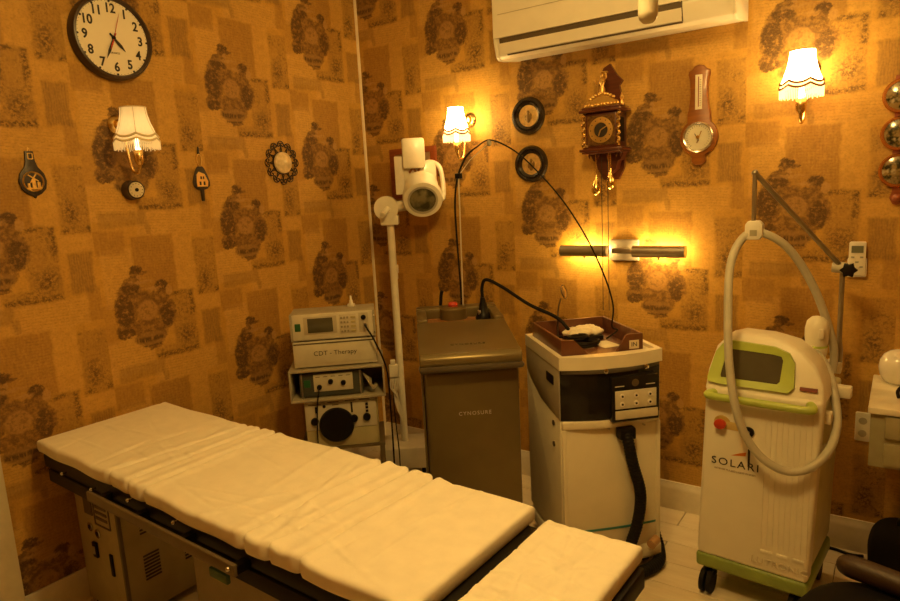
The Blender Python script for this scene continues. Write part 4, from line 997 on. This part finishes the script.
bb = thing('goggle_box', 'dark folded goggle case under the cloth pouch in the tray', 'case', WLp(.0, .06, tz+.0082), LRZ)
G().b2((-.07, -.045, 0), (.07, .045, .019), .005).obj('case_body', black, bb)
tag(G().prism(rrect(.075, .10, .003), 0, .0012, 'xy').obj('paper_note', mat('note_paper', (.80, .74, .56), .7), None, WLp(.045, -.06, tz+.0082), LRZ+.2), 'small white paper note on the floor of the wooden tray', 'paper')
def coil(cx_, cy_, r, turns, z, ph):
    return [WLp(cx_+r*(1+.12*sin(k*.9+ph))*cos(k*.5+ph), cy_+.7*r*(1+.1*cos(k*1.3))*sin(k*.5+ph), tz+z+.0035*(k/12)) for k in range(int(turns*12.5))]
tag(G().tube(coil(-.045, -.06, .055, 4.5, .014, 0), .0052, 7, 3).obj('coiled_cable', blackmat), 'black cable coiled in a heap inside the wooden tray', 'cable')
tag(G().tube(coil(-.06, -.035, .035, 3, .036, 2.1), .0050, 7, 3).obj('coiled_cable', blackmat), 'second smaller black cable loop on top of the heap in the tray', 'cable')
# round loupe on a stem
t = thing('loupe', 'round magnifying loupe on a thin bent stem rising from the tray', 'magnifier', WLp(-.085, .125, tz+.008), LRZ)
st = [Vector((0, 0, .004)), Vector((.0, .0, .06)), Vector((.004, 0, .12)), Vector((.016, 0, .165))]
G().tube(st, .0028, 6, 6).obj('stem', dsteel, t)
G().b2((-.018, -.018, 0), (.018, .018, .006), .002).obj('stem_foot', black, t)
rc = Vector((.030, 0, .190)); axr = Vector((.75, -.6, .25)).normalized()
G().lathe([(.028, -.003), (.031, 0), (.028, .003), (.025, 0), (.028, -.003)], rc, axr, 28, caps=False).obj('ring', dsteel, t)
G().lathe([(.0265, -.001), (.0265, .001), (.0005, .002)], rc, axr, 24).obj('mirror_glass', mat('mirror_glass', (.75, .70, .60), .06, 1.0), t)

# ------------------------------------------------------------------ SOLARI light console
SRZ = radians(-5); SCN = Vector((2.184, -.398, 0))
SOX = Vector((cos(SRZ), sin(SRZ), 0)); SOB = Vector((-SOX.y, SOX.x, 0))
def WS(x, y, z): return SCN+SOX*x+SOB*y+Vector((0, 0, z))
t = thing('solari_console', 'white medical console with lime green screen bezel and handle lettered SOLARI', 'medical device', SCN, SRZ); t.scale = (1.12, 1, 1)
FY = -.190
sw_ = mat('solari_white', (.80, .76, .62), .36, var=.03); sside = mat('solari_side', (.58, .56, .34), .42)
def hexa(lo4, hi4):              # 8-corner block from two quads
    g = G(); A_ = [g.b.verts.new(p) for p in lo4]; B_ = [g.b.verts.new(p) for p in hi4]
    g.b.faces.new(A_[::-1]); g.b.faces.new(B_)
    for k in range(4): g.b.faces.new((A_[k], A_[(k+1) % 4], B_[(k+1) % 4], B_[k]))
    bmesh.ops.bevel(g.b, geom=list(g.b.edges), offset=.012, segments=3, profile=.5, affect='EDGES'); return g
lean = .03
hexa([(-.163, FY, .15), (.160, FY, .15), (.160, FY+.07, .15), (-.163, FY+.07, .15)], [(-.150, FY+lean, .775), (.178, FY+lean, .775), (.178, FY+.085, .775), (-.150, FY+.085, .775)]).obj('front_shell', sw_, t)
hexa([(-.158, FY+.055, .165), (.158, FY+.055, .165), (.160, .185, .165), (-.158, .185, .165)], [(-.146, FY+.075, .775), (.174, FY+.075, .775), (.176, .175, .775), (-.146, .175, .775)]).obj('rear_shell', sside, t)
hexa([(-.165, FY-.003, .098), (.163, FY-.003, .098), (.165, .19, .098), (-.163, .19, .098)], [(-.166, FY-.004, .152), (.163, FY-.004, .152), (.163, .19, .152), (-.163, .19, .152)]).obj('green_base', dgreen, t)
for sx in (-1, 1):
    for y in (FY+.035, .15):
        cst = G().cyl((sx*.13, y, .045), (sx*.13, y, .100), .012, n=12).b2((sx*.13-.022, y-.03, .06), (sx*.13+.022, y+.014, .078), .004).obj('caster_fork', black, t)
        G().cyl((sx*.13-.018, y-.022, .042), (sx*.13-.004, y-.022, .042), .042, n=20).cyl((sx*.13+.004, y-.022, .042), (sx*.13+.018, y-.022, .042), .042, n=20).obj('caster_wheel', blackmat, cst)
# head: asymmetrical dome, leaning back
def fr(x, z, d=0.0): return Vector((x, FY+lean+.012+(z-.775)*.42-d, z))
ho = [(-.155, .765), (-.153, .83), (-.138, .905), (-.112, .940), (-.075, .953), (.01, .950), (.065, .938), (.105, .915), (.145, .875), (.170, .82), (.178, .765)]
rings = []
for dy, s, dz in ((0, .965, -.006), (.006, .99, -.001), (.016, 1, 0), (.10, 1, .002), (.20, .97, -.02), (.26, .90, -.05)):
    rings.append([(lambda q: (q.x*s+.0, q.y+dy, max(.765, .775+(q.z-.775)*s+dz)))(fr(x, z)) for x, z in ho])
G().ring_skin(rings).obj('head', sw_, t, ang=50)
# bezel with tilt: work in a slanted plane
def slab(name, outer, m, d0, d1, inner=None, par=None):
    g = G()
    if inner: g.ring_skin([[fr(x, z, d0) for x, z in outer], [fr(x, z, d1) for x, z in outer], [fr(x, z, d1-.004) for x, z in inner], [fr(x, z, d0) for x, z in inner]], loop=True)
    else: g.ring_skin([[fr(x, z, d0) for x, z in outer], [fr(x, z, d1) for x, z in outer]])
    return g.obj(name, m, par or t, ang=50)
bo = [(-.146, .792), (-.149, .806), (-.134, .892), (-.116, .921), (-.090, .932), (.035, .924), (.075, .908), (.092, .88), (.098, .806), (.084, .788), (-.02, .788), (-.11, .788)]
bi = [(-.110, .808), (-.112, .816), (-.104, .880), (-.099, .900), (-.09, .904), (.030, .900), (.054, .896), (.060, .884), (.058, .818), (.050, .808), (-.02, .808), (-.09, .808)]
bz = slab('screen_bezel', bo, green, 0, .012, bi)
slab('screen', bi, mat('screen_dark', (.085, .075, .045), .14, coat=.6), -.002, .003)
slab('name_plate', [(.112, .800), (.158, .800), (.158, .810), (.112, .810)], mat('plate_maroon', (.22, .05, .03), .4), .0, .006)
# handle bar
hy = FY+lean-.030; hz = .752
G().tube([(-.124, hy+.035, hz+.004), (-.135, hy+.012, hz+.002), (-.128, hy, hz), (-.08, hy-.004, hz), (0, hy-.004, hz), (.08, hy-.004, hz), (.145, hy, hz), (.154, hy+.012, hz+.004), (.145, hy+.035, hz+.008)], .0135, 12, 5).obj('handle_bar', green, t)
# front details (front plane tilts back with height)
def fy(z, off=.0): return FY+lean*(z-.165)/.61-off
tl = math.atan(lean/.61)
es = G().lathe([(.024, 0), (.024, .003)], (-.096, fy(.655), .655), (0, -1, 0), 24).obj('stop_ring', mat('yellow_ring', (.62, .45, .12), .5), t)
G().lathe([(.012, .002), (.012, .012), (.018, .014), (.017, .024), (.0005, .028)], (-.098, fy(.655), .652), (0, -1, 0), 24).obj('stop_button', red, t)
G().b2((-.084, fy(.645, .003), .632), (-.036, fy(.645, -.004), .660), .001).obj('yellow_label', mat('yellow_label', (.66, .50, .18), .5), t)
kk = G().lathe([(.017, 0), (.017, .008), (.012, .010), (.0005, .010)], (-.018, fy(.637), .637), (0, -1, 0), 24).obj('key_switch', black, t)
G().cyl((-.018, fy(.637)-.010, .637), (-.018, fy(.637)-.013, .637), .006, n=12).obj('key_slot', steel, kk)
text('logo_lettering', 'SOLARI', .037, ink, t, (-.054, fy(.512, .001), .512), rot=(pi/2-tl, 0, 0), space=1.22)
G().b2((-.017, fy(.54, .0015), .512), (-.011, fy(.54, -.004), .575)).obj('logo_stroke', ink, t)
G().prism([(-.066, .541), (-.024, .548), (-.022, .562), (-.042, .554)], fy(.55, .0015), fy(.55, -.004)).obj('logo_swoosh', mat('logo_orange', (.70, .20, .03), .4), t)
text('logo_subtitle', 'INTENSE PULSED LIGHT SYSTEM', .0085, mat('grey_print', (.38, .30, .20), .6), t, (-.054, fy(.485, .001), .485), rot=(pi/2-tl, 0, 0))
rib = mat('rib_shade', (.70, .66, .53), .4)
for k in range(9):
    x = .030+.0155*k; z0_, z1_ = .245+.0*k, .735
    g = G().ring_skin([[(x-.003, fy(z)+.004, z), (x, fy(z)-.0016, z), (x+.003, fy(z)+.004, z)] for z in (z0_, z0_+.01, z1_)]); g.obj('front_rib', sw_, t)
for x in (.045, .090, .134):
    G().b2((x-.016, fy(.225, .004), .217), (x+.016, fy(.225, -.004), .231), .004).obj('raised_bar', sw_, t)
text('embossed_lettering', 'LUTRONIC', .031, mat('emboss', (.66, .60, .45), .35), t, (.083, fy(.188, .0015), .188), rot=(pi/2-tl, 0, 0), depth=.003, space=1.05)
for y, z, xe in ((.03, .765, .222), (-.10, .71, .192), (-.09, .59, .194)):
    G().b2((.150, y-.018, z-.020), (xe, y+.018, z+.020), .005).obj('hose_bracket', sw_, t)
# handpiece in its holder behind the head
hpx = WS(.125, .10, 0); 
t2 = thing('light_handpiece', 'white handpiece with green ring parked on the console top', 'handpiece', (hpx.x, hpx.y, .0), SRZ)
G().lathe([(.030, .860), (.034, .875), (.034, .893)], n=24).obj('collar', sw_, t2)
G().lathe([(.0345, .893), (.0345, .901)], n=24).obj('green_ring', green, t2)
G().lathe([(.034, .901), (.038, .93), (.038, .96), (.033, .985), (.018, 1.0), (.0005, 1.004)], n=24).obj('grip', sw_, t2)
G().b2((.012, -.044, .93), (.03, -.02, .965), .006).obj('trigger', cream, t2)
G().b2((-.028, -.02, .80), (.028, .02, .862), .004).obj('holder_foot', sw_, t2)
# hose arm
pm = mat('arm_steel', (.36, .33, .25), .35, .8)
pb = atY(838.5, 357, -.20); pt_ = atY(842.5, 268, -.20)
pole = Vector(((pb.x+pt_.x)/2, -.20, 0))
jt = Vector((pole.x, pole.y, pt_.z)); tipp = atY(755, 173, -.46); clampp = atY(756, 223, -.46); clampp = Vector((tipp.x, tipp.y, clampp.z))
t3 = thing('hose_arm', 'jointed steel arm holding the grey hose above the lime console', 'arm', (pole.x, pole.y, 0))
def lc(v): return Vector(v)-Vector((pole.x, pole.y, 0))
G().cyl((0, 0, .80), (0, 0, jt.z), .0085, n=14).obj('pole', pm, t3); G().lathe([(.013, .80), (.014, .86), (.009, .90)], n=14).obj('pole_socket', pm, t3)
G().b2((-.035, -.03, .78), (.012, .03, .82), .004).obj('pole_bracket', sw_, t3)
G().tube([lc(jt), lc(tipp)], .0085, 12).obj('boom', pm, t3)
G().tube([lc(tipp)+Vector((0, 0, .008)), lc(clampp)], .0075, 12).obj('drop_rod', pm, t3)
G().sph(lc(tipp), .011, 12, 8).obj('elbow', pm, t3)
G().cyl(lc(jt)+Vector((-.03, 0, .004)), lc(jt)+Vector((.012, -.006, .0)), .020, n=18).obj('joint', mat('joint_grey', (.50, .46, .34), .4), t3)
kc = lc(jt)+Vector((.02, -.02, -.003)); g = G()
poly = [((.028 if k % 2 == 0 else .019)*cos(pi*k/6), (.028 if k % 2 == 0 else .019)*sin(pi*k/6)) for k in range(12)]
g.prism([(kc.x+x, kc.z+z) for x, z in poly], kc.y, kc.y-.022, bevel=.002); g.obj('star_knob', black, t3)
ck = lc(clampp)
cl = G().prism([(ck.x-.018, ck.z-.055), (ck.x+.022, ck.z-.055), (ck.x+.030, ck.z-.04), (ck.x+.030, ck.z-.005), (ck.x+.018, ck.z+.008), (ck.x-.015, ck.z+.008), (ck.x-.024, ck.z-.005), (ck.x-.024, ck.z-.045)], ck.y-.020, ck.y+.020, bevel=.003).obj('hose_clamp', white_paint, t3)
G().b2((ck.x-.008, ck.y-.0215, ck.z-.042), (ck.x+.014, ck.y-.019, ck.z-.022)).obj('clamp_slot', mat('slot_grey', (.4, .37, .26), .5), cl)
# the hose itself
c_ = clampp+Vector((.003, 0, -.030))
def hp_(px, py, Y): return atY(px, py, Y)
hose = [hp_(795, 341, -.30), hp_(812, 349, -.33), hp_(826, 366, -.36), hp_(834, 392, -.42), hp_(837, 425, -.50), hp_(828, 452, -.575), hp_(808, 469, -.615), hp_(785, 471, -.635), hp_(762, 458, -.645), hp_(745, 435, -.65), hp_(735, 405, -.648), hp_(729, 360, -.62), hp_(728, 310, -.57), hp_(730, 268, -.52), hp_(739, 243, -.48), c_, hp_(778, 240, -.43), hp_(797, 259, -.38), hp_(815, 290, -.33), hp_(828, 325, -.29), hp_(834, 352, -.27), hp_(832, 372, -.262)]
tag(G().tube(hose, .0135, 14, 8).obj('grey_hose', hosem), 'thick grey hose looping from the arm down over the SOLARI console', 'hose')

# ------------------------------------------------------------------ right: drawer cabinet, globe, chair
zt = .66+.0
a = atY(868.6, 374, -.004); zt = a.z; fq = atZ(866.7, 406.5, zt); dep = -fq.y
x0 = fq.x+.008
t = thing('drawer_cabinet', 'small olive wall cabinet with two drawers and cream top', 'cabinet', (x0, 0, 0))
zb = atY(862, 465, -dep+.008).z
G().b2((-.004, -dep-.004, zt-.022), (.46, 0, zt), .004).obj('top', mat('cabinet_top', (.78, .72, .55), .35), t)
dcm = mat('cabinet_olive', (.36, .33, .19), .45)
G().b2((.004, -dep+.012, zb), (.45, 0, zt-.022), .003).obj('body', dcm, t)
h2 = (zt-.022-zb)/2
for k in range(2):
    d = G().b2((.045, -dep, zb+.012+k*h2), (.42, -dep+.013, zb+h2-.006+k*h2), .003).obj('drawer', dcm, t)
    G().tube([(.105, -dep, zb+.05+k*h2), (.107, -dep-.014, zb+.05+k*h2), (.20, -dep-.014, zb+.05+k*h2), (.202, -dep, zb+.05+k*h2)], .0045, 8).obj('handle', chrome, d)
p = atZ(891, 391, zt); gr = .062
t = thing('glass_globe', 'glossy white glass globe standing on the olive drawer cabinet', 'globe', (p.x+.02, -.085, zt))
G().lathe([(.030, .0), (.038, .002), (.050, .012), (.0605, .032), (.064, .058), (.060, .084), (.048, .105), (.030, .118), (.012, .1235), (.0005, .1245)], n=32).obj('globe', mat('opal_glass', (.80, .76, .66), .12, coat=.8), t)
G().lathe([(.031, .0), (.034, .001), (.034, .004), (.031, .004)], n=24, caps=False).obj('foot_ring', cream, t)
p = atZ(899, 400, zt); t = thing('black_headset', 'black curved strap lying beside the glossy white globe', 'strap', (p.x+.03, p.y, zt))
G().tube([(-.03, 0, .006), (-.034, .004, .03), (-.012, .006, .055), (.02, .006, .058), (.045, .004, .035), (.045, 0, .006)], .0058, 8, 6).obj('strap', black, t)

# black chair at the lower right corner, seat edge toward the consoles
brl = mat('brown_black_leather', (.040, .018, .006), .5, bump=.15)
def pillow(w_, d_, h_, c, n_=20):
    g = G(); rings = []
    for k in range(n_+1):
        u = -1+2*k/n_; zc_ = sin(u*pi/2); s = max(.02, abs(cos(u*pi/2)))**.35
        rings.append([(c[0]+x*s, c[1]+y*s, c[2]+h_/2*zc_) for x, y in rrect(w_, d_, min(w_, d_)*.32, 6)])
    return g.ring_skin(rings)
SZ = .43
t = thing('black_chair', 'low black leather chair with brown padded armrest beside the SOLARI console', 'chair', (2.575, -1.33, 0), radians(-19))
pillow(.50, .64, .13, (0, 0, SZ-.02)).obj('seat', mat('black_leather', (.004, .003, .002), .7), t)
G().b2((-.20, -.17, SZ-.13), (.20, .17, SZ-.08), .01).obj('seat_pan', black, t)
G().cyl((0, 0, .09), (0, 0, SZ-.12), .03, n=16).obj('post', black, t)
for k in range(5):
    a_ = 2*pi*k/5+.62; l = G().tube([(0, 0, .10), (.12*cos(a_), .12*sin(a_), .085), (.23*cos(a_), .23*sin(a_), .06)], .018, 8, 4).obj('base_leg', black, t)
    G().cyl((.23*cos(a_)-.012, .23*sin(a_), .027), (.23*cos(a_)+.012, .23*sin(a_), .027), .027, n=14).obj('caster', blackmat, l)
for sy in (-1, 1):
    am = G().tube([(-.06, sy*.19, SZ-.10), (-.06, sy*.245, SZ-.08), (-.06, sy*.25, SZ+.02), (.04, sy*.25, SZ+.055)], .013, 8, 5).obj('arm_support', black, t)
    G().tube([(-.215, sy*.25, SZ+.060), (-.16, sy*.25, SZ+.066), (0, sy*.25, SZ+.068), (.16, sy*.25, SZ+.066)], lambda u: .012+.018*min(1, 4*u)**.6, 12, 6).obj('arm_pad', brl, am)
G().tube([(.20, 0, SZ-.10), (.29, 0, SZ-.08), (.315, 0, SZ+.04), (.32, 0, SZ+.14)], .014, 8, 5).obj('back_support', black, t)
pillow(.07, .40, .40, (.31, 0, SZ+.26)).obj('backrest', mat('black_leather', 0), t)
t = thing('black_bag', 'slumped black bag on the floor under the drawer cabinet', 'bag', (2.66, -.20, 0), .05)
pillow(.32, .22, .24, (0, 0, .12)).obj('bag_body', mat('black_cloth', (.006, .004, .003), .9), t)
G().tube([(-.07, 0, .225), (-.06, 0, .262), (.06, 0, .262), (.07, 0, .225)], .008, 8, 5).obj('bag_handle', black, t)
tag(G().tube([Vector((2.30, -.05, .006)), Vector((2.38, -.045, .006)), Vector((2.44, -.06, .006)), Vector((2.485, -.05, .006))], .006, 8, 6).obj('floor_cable', blackmat), 'black cable lying along the baseboard under the drawer cabinet', 'cable')
tag(G().tube([Vector((1.16, -.20, .006)), Vector((1.22, -.26, .006)), Vector((1.20, -.40, .006)), Vector((1.27, -.56, .006)), Vector((1.24, -.70, .006))], .006, 8, 6).obj('floor_cable', blackmat), 'black cable on the floor between the brown and white consoles', 'cable')
